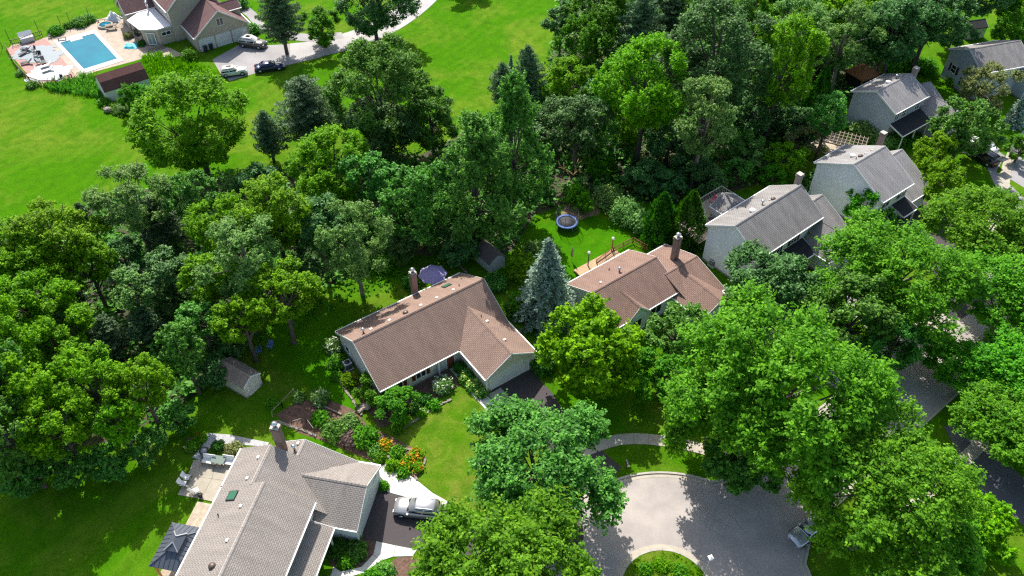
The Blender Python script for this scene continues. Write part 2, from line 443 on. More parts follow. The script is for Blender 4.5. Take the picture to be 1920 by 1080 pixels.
flat('trampoline_lawn', pix((1010,425),(1085,395),(1150,415),(1200,455),(1130,500),(1060,545),(1010,520),(990,450)), 0.008, lawn_mat('watered_grass', (0,0,0), (0,0,0), (0,0,0)))
flat('dry_needle_bed', pix((1060,385),(1110,365),(1125,400),(1090,412),(1050,405)), 0.012, mat('dry_needles', (0.34, 0.24, 0.13), 0.95, 0.4, 2.0, 0.8))

# street: straight run out of a turning circle with a green island
BULB = Vector((14.9, 34.3, 0)); BULB_R = 12.5; ISLE = Vector((13.9, 34.1, 0))
YAW = R(39); RD = Vector((math.cos(YAW), math.sin(YAW), 0)); RN = Vector((-RD.y, RD.x, 0)); HALF = 4.2
ROAD0 = Vector((42.3, 56.9, 0))
def along(p): return (p - ROAD0).dot(RD)
axis0 = BULB.copy()
off = (axis0 - ROAD0).dot(RN)            # how far the circle's centre lies off the road axis
pts_l = []
ang0, ang1 = math.degrees(YAW) + 27, math.degrees(YAW) + 360 - 27
arc = [BULB + Vector((math.cos(R(a)), math.sin(R(a)), 0)) * BULB_R for a in np.linspace(ang0, ang1, 90)]
FAR = 190.0
start = along(BULB) + 17.0
kerb_left = [ROAD0 + RD*s + RN*HALF for s in np.linspace(FAR, start, 30)]
kerb_right = [ROAD0 + RD*s - RN*HALF for s in np.linspace(start, FAR, 30)]
outline = smooth_path(kerb_left[-1:] + [kerb_left[-1].lerp(arc[0], 0.55) - RN*0.5] + arc[:1], 5)[:-1] + arc
outline_r = smooth_path([arc[-1], kerb_right[0].lerp(arc[-1], 0.45) + RN*0.5, kerb_right[0]], 5)
street_edge = kerb_left[:-1] + outline + outline_r[1:] + kerb_right[1:]
flat('street', street_edge, 0.010, M_STREET)
ribbon('kerb', street_edge, -0.02, 0.20, -0.05, 0.12, M_KERB)
ribbon('gutter_pan', street_edge, 0.205, 0.62, -0.05, 0.022, M_WALK)
ISLE_R = 4.1
isle = [ISLE + Vector((math.cos(R(a)), math.sin(R(a)), 0)) * ISLE_R for a in range(0, 361, 6)]
sheet('island_lawn', isle[:-1], 0.125, M_YARD)
ribbon('island_kerb', isle, 0.0, -0.30, -0.05, 0.15, M_KERB)
ribbon('island_gutter', isle, -0.305, -0.7, -0.05, 0.024, M_WALK)
rng = random.Random(5)
for k in range(7):                                             # sealed cracks in the worn surface
    a = R(rng.uniform(40, 200)); r0 = rng.uniform(5.5, 10)
    p = BULB + Vector((math.cos(a), math.sin(a), 0))*r0; d = a + math.pi/2 + rng.uniform(-.5, .5); pts = [p]
    for j in range(rng.randint(5, 11)):
        d += rng.uniform(-.5, .5); pts.append(pts[-1] + Vector((math.cos(d), math.sin(d), 0))*rng.uniform(.25, .5))
    pts = [q for q in pts if (q-ISLE).length > 5.2 and (q-BULB).length < 11.3]
    if len(pts) > 2: ribbon('crack', pts, -.014, .014, 0.0, 0.014, M_CRACK)
# sidewalks of concrete slabs
walk1 = smooth_path([gp(1040,868), gp(1110,840), gp(1173,823), gp(1260,829), gp(1360,850), gp(1450,845), gp(1540,790), gp(1600,712), gp(1660,655), gp(1740,600), gp(1800,520), gp(1850,440), gp(1880,380), gp(1884,335), gp(1893,300), gp(1915,262), gp(1960,215)], 6)
slab_walk('sidewalk', walk1, 1.35, 1.5, M_WALK, 0.05)
walk2 = smooth_path([gp(1640,1010), gp(1720,945), gp(1790,880), gp(1850,822), gp(1920,760), gp(2010,690)], 6)
slab_walk('sidewalk', walk2, 1.35, 1.5, M_WALK, 0.055)
# driveways
dC = (R(35.15), gp(628, 622, 2.6).to_2d())
def frame(yaw, o):
    c, s = math.cos(yaw), math.sin(yaw)
    return lambda a, b: Vector((o[0] + a*c - b*s, o[1] + a*s + b*c, 0))
OC = gp(628, 622, 2.6); FC = frame(R(35.15), OC)
flat('driveway', [FC(10.75,-15.2), FC(16.1,-15.2), FC(16.1,-19.5), gp(1075,800), gp(1165,876), gp(1140,915), gp(1105,930), gp(1010,830), FC(10.75,-19.6)], 0.018, M_BLACKTOP)
flat('driveway', pix((690,930),(720,917),(745,925),(834,954),(990,985),(1090,962),(1095,1010),(1060,1045),(960,1050),(782,1031),(705,1014),(680,1012)), 0.022, M_BLACKTOP)
flat('driveway', pix((1668,418),(1700,398),(1745,372),(1775,400),(1820,470),(1860,560),(1800,600),(1750,510),(1700,430)), 0.019, M_BLACKTOP)
flat('driveway', pix((1800,262),(1842,262),(1884,292),(1868,322),(1950,400),(1990,440),(1960,470),(1880,380),(1845,302),(1800,285)), 0.02, M_GREYTOP)
flat('driveway', pix((1893,300),(1925,285),(1990,330),(1990,400),(1920,352),(1892,335)), 0.024, M_GREYTOP)
flat('driveway', pix((1375,560),(1420,535),(1480,610),(1600,690),(1690,720),(1640,770),(1500,690),(1390,590)), 0.021, M_GREYTOP)
flat('driveway', pix((1520,440),(1580,455),(1660,560),(1740,640),(1690,680),(1600,590)), 0.023, M_GREYTOP)
flat('driveway', pix((1770,800),(1800,790),(1990,960),(2010,1060),(1950,1010),(1830,915)), 0.021, mat('dark_driveway', (0.11, 0.11, 0.125), 0.9, 0.2, 0.5))
# long private drive by the pool house
drive = smooth_path([gp(402,132), gp(450,118), gp(520,100), gp(590,92), gp(640,80), gp(695,62), gp(740,38), gp(780,8), gp(815,-28), gp(850,-70)], 6)
dr = [2.4, 2.4]
flat('driveway', pix((398,112),(448,84),(475,72),(500,85),(560,82),(620,72),(660,58),(640,88),(600,108),(548,120),(470,140),(430,152),(412,135)), 0.018, M_GREYTOP)
ribbon('driveway', drive[14:], -2.9, 2.9, -0.05, 0.026, mat('pale_drive_asphalt', (0.42, 0.40, 0.39), 0.9, 0.2, 0.3))
flat('driveway', pix((440,0),(458,6),(480,24),(500,50),(560,62),(600,66),(640,60),(645,72),(590,80),(520,72),(480,50),(462,30),(435,10)), 0.03, M_GREYTOP)

# walks at the ranch house
slab_walk('front_walk', smooth_path([FC(9.35,-10.2), FC(9.35,-13.0), FC(9.45,-15.8), FC(9.5,-18.6)], 3), 1.25, 1.45, M_CONC, 0.06)
slab_walk('drive_apron', [FC(10.2,-17.2), FC(11.9,-17.2)], 3.0, 1.7, M_WALK, 0.05)
sheet('planting_bed', [FC(-1.3,1.2), FC(-1.6,-12.8), FC(1,-13.4), FC(8.6,-12.8), FC(8.6,-10), FC(-0.2,-10), FC(-0.2,1.2)], 0.014, M_MULCH)
sheet('planting_bed', [FC(10.0,-10.3), FC(10.45,-10.3), FC(10.45,-15.4), FC(10.0,-15.5)], 0.016, M_MULCH)
# walks and beds at the near grey-roofed house
def poly_slabs(name, polys, m, z=0.055):
    root = None
    for pp in polys:
        q = [Vector(p[:2]).to_3d() for p in pp]; c = sum(q, Vector())/len(q)
        q = [p + (c-p).normalized()*0.018 for p in q]
        mb = MB().prism([(p.x, p.y) for p in q], -0.04, z)
        if root is None: root = tag(thing(name, None, None), kind='structure')
        mb.build('slab', m, root)
    return root
poly_slabs('garage_walk', [pix((694,866),(716,873),(745,893),(722,905),(712,893)), pix((716,873),(735,868),(778,898),(752,930),(726,923),(722,905),(745,893)),
                           pix((778,898),(812,925),(790,942),(752,930)), pix((812,925),(846,944),(830,954),(790,942))], M_CONC)
poly_slabs('entry_walk', [pix((705.5,1015),(742,1023),(738,1044),(714,1052),(700,1040)), pix((742,1023),(782,1031),(774,1043),(738,1044)),
                          pix((700,1040),(714,1052),(684,1074),(655,1082),(640,1072),(678,1063)), pix((640,1072),(655,1082),(640,1100),(610,1100),(622,1074),(625,1063))], M_CONC)
sheet('planting_bed', pix((640,1000),(705,1016),(704,1038),(678,1063),(625,1064),(612,1040),(618,1005)), 0.016, M_MULCH)
sheet('mulch_bed', pix((742,1046),(774,1043),(800,1060),(790,1090),(740,1090),(728,1060)), 0.016, M_MULCH)
sheet('mulch_bed', pix((516,778),(560,752),(612,748),(668,770),(690,800),(720,812),(775,840),(796,865),(782,900),(740,888),(690,862),(610,828),(560,812)), 0.014, M_MULCH)
PATIO = [pix((363,863),(405,857),(398,898),(352,893)), pix((405,857),(455,868),(438,905),(398,898)), pix((352,893),(398,898),(376,936),(333,928)), pix((398,898),(438,905),(415,945),(376,936))]
poly_slabs('patio', PATIO, M_PATIO, 0.06)
sheet('gravel_path', pix((388,812),(430,815),(505,830),(500,838),(440,833),(400,833),(375,862),(360,858),(380,836)), 0.03, mat('pale_gravel', (0.52, 0.51, 0.50), 0.95, 0.3, 4.0, 0.8, 18))
sheet('planting_bed', pix((402,834),(452,836),(458,852),(404,846)), 0.018, M_MULCH)
sheet('planting_bed', pix((350,822),(385,812),(380,838),(358,852),(345,840)), 0.018, M_MULCH)

# pool terrace
sheet('pool_terrace', pix((177,39),(204,31),(224,36),(246,36),(262,52),(272,84),(320,90),(345,104),(300,112),(267,110),(250,115),(180,134),(134,154),(100,162),(77,160),(60,150),(12,93),(24,84),(60,80),(88,69),(122,53)), 0.02, M_POOLDECK)
sheet('brick_terrace', pix((12,93),(24,86),(62,80),(84,72),(98,86),(142,143),(134,153),(100,161),(77,159),(60,150)), 0.026, M_PINKPAVE)
TP = [gp(113,80.5), gp(157,69), gp(175,63.5), gp(219,110), gp(157,129.5)]
POOL = pix((112.5,81),(176,63),(220,110.5),(157.5,130))
cen = sum(POOL, Vector())/4
cop = [p + (p-cen).normalized()*1.5 for p in POOL]
for i in range(4):                                             # white coping, one slab run per side
    j = (i+1) % 4
    o = MB().prism([tuple(POOL[i].xy), tuple(POOL[j].xy), tuple(cop[j].xy), tuple(cop[i].xy)], 0.0, 0.07+0.003*i).build('pool_coping', M_COPING)
    tag(o, kind='structure')
tile = mat('pool_liner_blue', (0.03, 0.16, 0.42), 0.4)
inn = [p + (cen-p).normalized()*0.02 for p in POOL]
mb = MB()
for i in range(4):
    j = (i+1) % 4
    mb.add([(*inn[i].xy, 0.075), (*inn[j].xy, 0.075), (*inn[j].xy, -0.02), (*inn[i].xy, -0.02)], [(0,1,2,3)])
tag(mb.build('pool_wall', tile), kind='structure')
mw = mat('pool_water', (0.003, 0.185, 0.245), 0.12, 0.10, 0.25, 0.12, 2.0, spec=.14, color2=(0.006, 0.13, 0.205))
sheet('pool_water', [p + (cen-p).normalized()*0.03 for p in POOL], 0.03, mw)

for k in range(3):                                             # pale steps at the pool's far corner
    s = .018*k; a, b, c, d = gp(130+2*k, 75.2+.4*k), gp(153-1*k, 68.8+.4*k), gp(156-1*k, 72.4-.6*k), gp(134+2*k, 78.6-.6*k)
    tag(MB().prism([tuple(a.xy), tuple(b.xy), tuple(c.xy), tuple(d.xy)], .0, .036+s).build('pool_step', M_COPING), kind='structure')
# ------------------------------------------------------------------ buildings
M_SH_BROWN = shingle_mat('brown_shingles', (0.325, 0.228, 0.178), (0.285, 0.195, 0.152), (0.175, 0.115, 0.090))
M_SH_RED = shingle_mat('dark_brown_shingles', (0.30, 0.198, 0.155), (0.25, 0.163, 0.128), (0.150, 0.096, 0.078))
M_SH_TAUPE = shingle_mat('taupe_shingles', (0.325, 0.292, 0.26), (0.29, 0.26, 0.232), (0.185, 0.162, 0.143))
M_SH_GREY = shingle_mat('grey_shingles', (0.335, 0.315, 0.298), (0.285, 0.268, 0.255), (0.18, 0.168, 0.16), 0.16)
M_SH_GREY2 = shingle_mat('light_grey_shingles', (0.355, 0.34, 0.33), (0.32, 0.306, 0.298), (0.23, 0.22, 0.213), 0.16)
M_SH_DARK = shingle_mat('dark_porch_shingles', (0.055, 0.055, 0.06), (0.04, 0.04, 0.044), (0.025, 0.025, 0.028))
M_SH_PLUM = shingle_mat('plum_shingles', (0.22, 0.13, 0.12), (0.18, 0.105, 0.10), (0.12, 0.07, 0.07))
M_SID_WHITE = siding_mat('white_siding', (0.88, 0.88, 0.88))
M_SID_BLUE = siding_mat('blue_grey_siding', (0.46, 0.49, 0.54))
M_SID_CREAM = siding_mat('cream_siding', (0.70, 0.66, 0.52))
M_SID_TAN = siding_mat('tan_stucco', (0.50, 0.42, 0.345), 0.4)
M_SID_GREY = siding_mat('pale_grey_siding', (0.58, 0.57, 0.56))
M_BASE = mat('foundation', (0.34, 0.33, 0.31), 0.9, 0.2, 1.5)

def gable(house, a0, a1, b0, b1, ze, zr, wall_m, roof_m, axis='a', oh=0.35, rk=0.25, zb=0.0, walls=True, ridge_at=None, ze2=None, gutters=(1, 1), wall_span=None, cap=None, rakes=(1, 1)):
    """gable block in the house's frame; extents are those of the roof edges. axis = direction of the ridge.
    b-side 0 is the low-coordinate eave (height ze), side 1 the high-coordinate one (height ze2)."""
    ze2 = ze if ze2 is None else ze2
    T = (lambda u, v, z: (u, v, z)) if axis == 'a' else (lambda u, v, z: (v, u, z))
    u0, u1, v0, v1 = (a0, a1, b0, b1) if axis == 'a' else (b0, b1, a0, a1)
    vm = (v0+v1)/2 if ridge_at is None else ridge_at
    th = 0.16
    if walls:
        wu0, wu1 = (u0+rk, u1-rk) if wall_span is None else wall_span
        wv0, wv1 = v0+oh, v1-oh
        def zroof(v):
            return ze + (zr-ze)*(v-v0)/(vm-v0) if v < vm else ze2 + (zr-ze2)*(v1-v)/(v1-vm)
        prof = [(wv0, zb), (wv1, zb), (wv1, zroof(wv1)-th), (vm, zr-th), (wv0, zroof(wv0)-th)]
        vs = [T(wu0, v, z) for v, z in prof] + [T(wu1, v, z) for v, z in prof]; n = 5
        fs = [tuple(range(n)), tuple(range(n, 2*n))[::-1]] + [(i, n+i, n+(i+1)%n, (i+1)%n) for i in range(n)]
        if axis != 'a': fs = [f[::-1] for f in fs]
        w = MB().add(vs, [f[::-1] for f in fs]).build('wall', wall_m, house)
        mb = MB(); 
        p, q = T(wu0-0.02, wv0-0.02, zb-0.02), T(wu1+0.02, wv1+0.02, zb+0.28)
        mb.box(p, q); mb.build('foundation', M_BASE, house)
    # roof: two slabs
    mb = MB()
    for (vv, zz) in ((v0, ze), (v1, ze2)):
        sl = math.hypot(vm-vv, zr-zz)
        vs = [T(u0, vv, zz), T(u1, vv, zz), T(u1, vm, zr), T(u0, vm, zr), T(u0, vv, zz-th), T(u1, vv, zz-th), T(u1, vm, zr-th), T(u0, vm, zr-th)]
        flip = (vv == v0) == (axis == 'a')
        uvq = [(u0, 0), (u1, 0), (u1, sl), (u0, sl)]
        fs = [(0,1,2,3), (7,6,5,4), (0,4,5,1), (1,5,6,2), (3,7,4,0)]
        uvs = [uvq, [(0,0)]*4, [(0,0),(0,.1),(1,.1),(1,0)], [(0,0)]*4, [(0,0)]*4]
        if not flip:
            fs = [f[::-1] for f in fs]; uvs = [u[::-1] for u in uvs]
        mb.add(vs, fs, uvs)
    roof = mb.build('roof', roof_m, house)
    # ridge cap
    c = MB(); w = 0.16; s = (zr-ze)/max(.1, vm-v0)
    c.add([T(u0, vm-w, zr+0.03-w*s), T(u1, vm-w, zr+0.03-w*s), T(u1, vm, zr+0.05), T(u0, vm, zr+0.05), T(u0, vm+w, zr+0.03-w*s), T(u1, vm+w, zr+0.03-w*s)],
          [(0,1,2,3), (3,2,5,4)] if axis == 'a' else [(3,2,1,0), (4,5,2,3)], [[(u0,0),(u1,0),(u1,.16),(u0,.16)]]*2)
    c.build('ridge_cap', cap or roof_m, roof)
    for side, (vv, zz) in enumerate(((v0, ze), (v1, ze2))):
        if gutters[side]:
            d = -1 if side == 0 else 1
            g = MB(); g.box(T(u0+0.02, vv, zz-0.15), T(u1-0.02, vv+d*0.13, zz-0.01)); g.build('gutter', M_WHITE, roof)
    for k, uu in enumerate((u0, u1)):                            # rake boards
        if not rakes[k]: continue
        d = -0.035 if k == 0 else 0.035
        r = MB()
        for (vv, zz) in ((v0, ze), (v1, ze2)):
            for (va, za, vb, zb_) in ((vv, zz, vm, zr),):
                x0, x1 = sorted((uu, uu+d))
                r.add([T(x0,va,za-0.24), T(x1,va,za-0.24), T(x1,vb,zb_-0.24), T(x0,vb,zb_-0.24), T(x0,va,za+0.015), T(x1,va,za+0.015), T(x1,vb,zb_+0.015), T(x0,vb,zb_+0.015)],
                      [(0,3,2,1),(4,5,6,7),(0,1,5,4),(1,2,6,5),(2,3,7,6),(3,0,4,7)])
        r.build('rake_board', M_WHITE, roof)
    return roof

def shed_roof(house, a0, a1, b_hi, b_lo, z_hi, z_lo, roof_m, posts=(), th=0.14):
    sl = math.hypot(b_hi-b_lo, z_hi-z_lo); mb = MB()
    vs = [(a0,b_lo,z_lo),(a1,b_lo,z_lo),(a1,b_hi,z_hi),(a0,b_hi,z_hi)]; vs += [(x,y,z-th) for x,y,z in vs]
    mb.add(vs, [(0,1,2,3),(7,6,5,4),(0,4,5,1),(1,5,6,2),(3,7,4,0)], [[(a0,0),(a1,0),(a1,sl),(a0,sl)]]+[[(0,0)]*4]*4)
    r = mb.build('porch_roof', roof_m, house)
    MB().box((a0, b_lo-0.12, z_lo-0.15), (a1, b_lo, z_lo-0.005)).build('gutter', M_WHITE, r)
    for k in (a0-0.04, a1):
        MB().add([(k,b_lo,z_lo-.2),(k+.04,b_lo,z_lo-.2),(k+.04,b_hi,z_hi-.2),(k,b_hi,z_hi-.2),(k,b_lo,z_lo+.02),(k+.04,b_lo,z_lo+.02),(k+.04,b_hi,z_hi+.02),(k,b_hi,z_hi+.02)],
                 [(0,3,2,1),(4,5,6,7),(0,1,5,4),(1,2,6,5),(2,3,7,6),(3,0,4,7)]).build('rake_board', M_WHITE, r)
    for a in posts:
        MB().box((a-.07, b_lo+.1, 0), (a+.07, b_lo+.24, z_lo-0.1)).build('post', M_WHITE, house)
    return r

def on_face(face, c, u, v, d):
    """u along the wall, v up, d out of the wall, for walls whose outward normal is face"""
    if face == 'b-': return (c[0]+u, c[1]-d, c[2]+v)
    if face == 'b+': return (c[0]+u, c[1]+d, c[2]+v)
    if face == 'a-': return (c[0]-d, c[1]+u, c[2]+v)
    return (c[0]+d, c[1]+u, c[2]+v)
def fbox(mb, face, c, u0, u1, v0, v1, d0, d1):
    return mb.box(on_face(face, c, u0, v0, d0), on_face(face, c, u1, v1, d1))
def window(house, face, c, w, h, lights=1, shutters=None, frame_m=None, rows=1):
    fm = frame_m or M_WHITE; t = 0.09
    mb = MB()
    fbox(mb, face, c, -w/2-t, w/2+t, h/2, h/2+t, 0, 0.07); fbox(mb, face, c, -w/2-t-.03, w/2+t+.03, -h/2-t, -h/2, 0, 0.10)
    fbox(mb, face, c, -w/2-t, -w/2, -h/2, h/2, 0, 0.07); fbox(mb, face, c, w/2, w/2+t, -h/2, h/2, 0, 0.07)
    for k in range(1, lights):
        x = -w/2 + w*k/lights; fbox(mb, face, c, x-.045, x+.045, -h/2, h/2, 0, 0.06)
    for k in range(1, rows):
        y = -h/2 + h*k/rows; fbox(mb, face, c, -w/2, w/2, y-.03, y+.03, 0, 0.05)
    f = mb.build('window', fm, house)
    for k in range(lights):
        g = MB(); x0 = -w/2 + w*k/lights; x1 = -w/2 + w*(k+1)/lights
        fbox(g, face, c, x0, x1, -h/2, h/2, 0, 0.022); g.build('pane', M_GLASS, f)
    if shutters:
        for s in (-1, 1):
            sh = MB(); fbox(sh, face, c, s*(w/2+t+.03), s*(w/2+t+.45), -h/2-.05, h/2+.05, 0, 0.06)
            for q in range(7): fbox(sh, face, c, s*(w/2+t+.08), s*(w/2+t+.40), -h/2+.03+q*h/7, -h/2+.03+q*h/7+h/12, 0.055, 0.075)
            sh.build('shutter', shutters, house)
    return f
def garage_door(house, face, c, w, h=2.15, rows=4, cols=8, m=None):
    m = m or M_OFFW
    fr = MB(); t = 0.12
    fbox(fr, face, c, -w/2-t, -w/2, 0, h+t, 0, 0.08); fbox(fr, face, c, w/2, w/2+t, 0, h+t, 0, 0.08); fbox(fr, face, c, -w/2-t, w/2+t, h, h+t, 0, 0.085)
    d = fr.build('garage_door', M_WHITE, house)
    for r in range(rows):
        mb = MB(); y0 = h*r/rows; y1 = h*(r+1)/rows-.012
        fbox(mb, face, c, -w/2, w/2, y0, y1, 0, 0.03)
        for q in range(cols):
            x0 = -w/2 + w*(q+.1)/cols; x1 = -w/2 + w*(q+.9)/cols
            fbox(mb, face, c, x0, x1, y0+.09, y1-.09, 0.028, 0.042)
        mb.build('door_panel', m, d)
    return d
def door(house, face, c, w=0.95, h=2.1, m=None):
    mb = MB(); fbox(mb, face, c, -w/2, w/2, 0.05, h, 0, 0.04)
    for (x0, x1, y0, y1) in ((-.38,-.06,.15,.85),(.06,.38,.15,.85),(-.38,-.06,1.0,1.9),(.06,.38,1.0,1.9)):
        fbox(mb, face, c, x0*w, x1*w, y0, y1, 0.035, 0.055)
    d = mb.build('door', m or M_REDWOOD, house)
    fr = MB(); fbox(fr, face, c, -w/2-.1, -w/2, .05, h+.1, 0, .06); fbox(fr, face, c, w/2, w/2+.1, .05, h+.1, 0, .06); fbox(fr, face, c, -w/2-.1, w/2+.1, h, h+.1, 0, .065)
    fr.build('door_frame', M_WHITE, d)
    k = MB(); p = on_face(face, c, w*.38, 1.0, .08); k.cbox(p, (.07,.07,.07)); k.build('handle', M_GALV, d)
    return d
def chimney(house, a, b, z0, z1, sx=0.8, sy=0.8, m=None, flue=True, cover=None):
    sx, sy = sx*.78, sy*.78
    mb = MB().box((a-sx/2, b-sy/2, z0), (a+sx/2, b+sy/2, z1))
    mb.box((a-sx/2-.06, b-sy/2-.06, z1-.35), (a+sx/2+.06, b+sy/2+.06, z1-.16))
    c = mb.build('chimney', m or M_BRICK, house)
    MB().box((a-sx/2-.04, b-sy/2-.04, z1), (a+sx/2+.04, b+sy/2+.04, z1+.10)).build('chimney_cap', mat('chimney_crown_cement', (0.50, 0.46, 0.41), 0.8, 0.3, 3), c)
    if flue:
        f = MB().lathe([(.18, 0), (.18, .28), (.30, .30), (.32, .42), (.05, .56)], 12, (a, b, z1+.12)); f.build('flue', M_GALV, c)
    return c
def roof_vent(roof, p, kind='box', slope=(0, 0)):
    """p in house frame on the roof surface"""
    x, y, z = p
    if kind == 'box':
        mb = MB().box((x-.13, y-.10, z-.05), (x+.13, y+.10, z+.10)); mb.box((x-.16, y-.13, z+.10), (x+.16, y+.13, z+.125)); mb.build('vent', mat('vent_metal', (0.42, 0.40, 0.37), 0.5), roof)
    elif kind == 'dome':
        MB().lathe([(.34, -.1), (.34, .07), (.30, .18), (.12, .27)], 14, (x, y, z)).build('vent', M_BROWNM, roof)
    elif kind == 'wdome':
        MB().lathe([(.30, -.1), (.30, .14), (.42, .16), (.36, .27), (.12, .33)], 14, (x, y, z)).build('vent', M_WHITE, roof)
    elif kind == 'stack':
        MB().lathe([(.10, -.2), (.10, .55), (.22, .56), (.22, .66), (.06, .74)], 12, (x, y, z)).build('flue_pipe', M_GALV, roof)
    elif kind == 'pipe':
        MB().lathe([(.06, -.2), (.06, .30)], 8, (x, y, z)).build('vent_pipe', M_DARK, roof)
def skylight(roof, x, y, z, sx, sy, slope, m=None):
    """slope = dz/dy"""
    mb = MB(); P = lambda u, v, w: (x+u, y+v, z+v*slope+w)
    mb.add([P(-sx/2,-sy/2,-.05),P(sx/2,-sy/2,-.05),P(sx/2,sy/2,-.05),P(-sx/2,sy/2,-.05),P(-sx/2,-sy/2,.12),P(sx/2,-sy/2,.12),P(sx/2,sy/2,.12),P(-sx/2,sy/2,.12)],
           [(0,3,2,1),(4,5,6,7),(0,1,5,4),(1,2,6,5),(2,3,7,6),(3,0,4,7)])
    k = mb.build('skylight', M_DARK, roof)
    sx -= .16; sy -= .16
    MB().add([P(-sx/2,-sy/2,.125),P(sx/2,-sy/2,.125),P(sx/2,sy/2,.125),P(-sx/2,sy/2,.125)], [(0,1,2,3)]).build('pane', m or mat('green_skylight_glass', (0.05, 0.16, 0.10), 0.12, spec=.8), k)
def downspout(house, a, b, z):
    mb = MB().box((a-.045, b-.045, 0.1), (a+.045, b+.045, z)); mb.build('downspout', M_WHITE, house)
def lerpz(v, v0, z0, v1, z1): return z0 + (z1-z0)*(v-v0)/(v1-v0)

# --- ranch house in the middle
OCxy = (OC.x, OC.y, 0)
C = thing('ranch_house', 'brown-shingled ranch house with garage wing and purple parasol behind it', 'house', OCxy, R(35.15))
rC = gable(C, 0, 16.8, -10.45, 0, 2.6, 5.75, M_SID_GREY, M_SH_BROWN, wall_span=(0.3, 16.5), oh=.45)
gC = gable(C, 10.02, 16.86, -15.65, -5.4, 2.6, 4.68, M_SID_CREAM, M_SH_BROWN, axis='b', wall_span=(-15.35, -6), gutters=(1, 1), rakes=(1, 0))
# porch recess in front of the entrance: cream panel walls
MB().box((1.2, -10.02, .28), (6.9, -9.99, 2.42)).build('wall_panel', M_SID_CREAM, C)
for x in (2.0, 4.9):
    window(C, 'b-', (x+.3, -10.02, 1.55), 1.15, 1.15, 2, mat('maroon_shutter', (0.14, 0.02, 0.02), 0.6))
door(C, 'b-', (9.0, -10.0, 0))
MB().box((7.25, -10.42, 0.05), (7.4, -10.28, 2.45)).build('porch_post', M_WHITE, C)
window(C, 'a-', (0.3, -2.2, 1.5), .9, 1.0); window(C, 'a-', (0.3, -6.8, 1.5), .9, 1.0)
garage_door(C, 'b-', (13.35, -15.35, 0), 4.95, 2.12)
MB().lathe([(.30, 0), (.30, .05), (.24, .06)], 18, (0, 0, 0)).build('gable_vent', M_WHITE, C).matrix_local = Matrix.Translation((13.42, -15.36, 3.75)) @ Matrix.Rotation(R(90), 4, 'X')
for x in (10.3, 16.55): MB().box((x-.1, -15.45, .05), (x+.1, -15.36, 2.4)).build('corner_board', M_WHITE, C)
downspout(C, 10.3, -15.4, 2.4); downspout(C, .35, -.5, 2.4)
chimney(C, 10.7, 0.5, 0, 5.6, .85, .75)
zb = lambda b: lerpz(b, 0, 2.6, -5.22, 5.75)
for a in (2.6, 4.9, 8.9, 11.0, 13.2): roof_vent(rC, (a, -4.35, zb(-4.35)))
roof_vent(rC, (1.7, -4.3, zb(-4.3)), 'stack'); roof_vent(rC, (6.9, -4.45, zb(-4.45)), 'dome'); roof_vent(rC, (14.2, -4.0, zb(-4.0)), 'pipe')
skylight(rC, 13.6, -2.1, zb(-2.1), 1.0, .8, -(5.75-2.6)/5.22)
for b in (-9.9, -13.3): roof_vent(gC, (14.1, b, 4.68-.66*2.08/3.42))
roof_vent(gC, (13.9, -9.0, 4.68-.46*2.08/3.42), 'pipe')

# --- second brown-roofed house
ON = gp(1061.6, 532.5, 3.0)
N = thing('ranch_house', 'reddish-brown-roofed house with two front gables and a brick chimney', 'house', (ON.x, ON.y, 0), R(36.9))
rN = gable(N, 0, 10.15, -8.95, 0, 3.0, 5.1, M_SID_WHITE, M_SH_RED, wall_span=(.3, 9.9))
sN = gable(N, 9.6, 15.0, -11.6, -1.6, 2.5, 4.12, M_SID_WHITE, M_SH_RED, ridge_at=-6.6, rakes=(0, 1))
gN = gable(N, 8.9, 14.3, -13.6, -6.2, 2.5, 4.08, M_SID_GREY, M_SH_RED, axis='b', ridge_at=11.8, wall_span=(-13.3, -7), rakes=(1, 0))
fN = gable(N, 1.5, 5.05, -9.15, -3.6, 2.95, 4.6, M_SID_WHITE, M_SH_RED, axis='b', wall_span=(-8.98, -5), rakes=(1, 0), gutters=(0, 0))
chimney(N, 12.95, -4.9, 0, 7.0, 1.0, .8)
garage_door(N, 'b-', (11.6, -13.3, 0), 4.2, 2.1)
window(N, 'b-', (3.25, -8.98, 1.7), 1.2, 1.3, 2); window(N, 'b-', (6.6, -8.6, 1.6), 1.6, 1.2, 2); window(N, 'a-', (.3, -3, 1.6), 1.0, 1.0)
zn = lambda b: lerpz(b, 0, 3.0, -4.47, 5.1)
roof_vent(rN, (5.2, -3.4, zn(-3.4)), 'stack'); roof_vent(rN, (5.0, -1.9, zn(-1.9)), 'pipe'); roof_vent(sN, (12.8, -5.2, 3.7), 'pipe'); roof_vent(rN, (2.2, -3.5, zn(-3.5)))

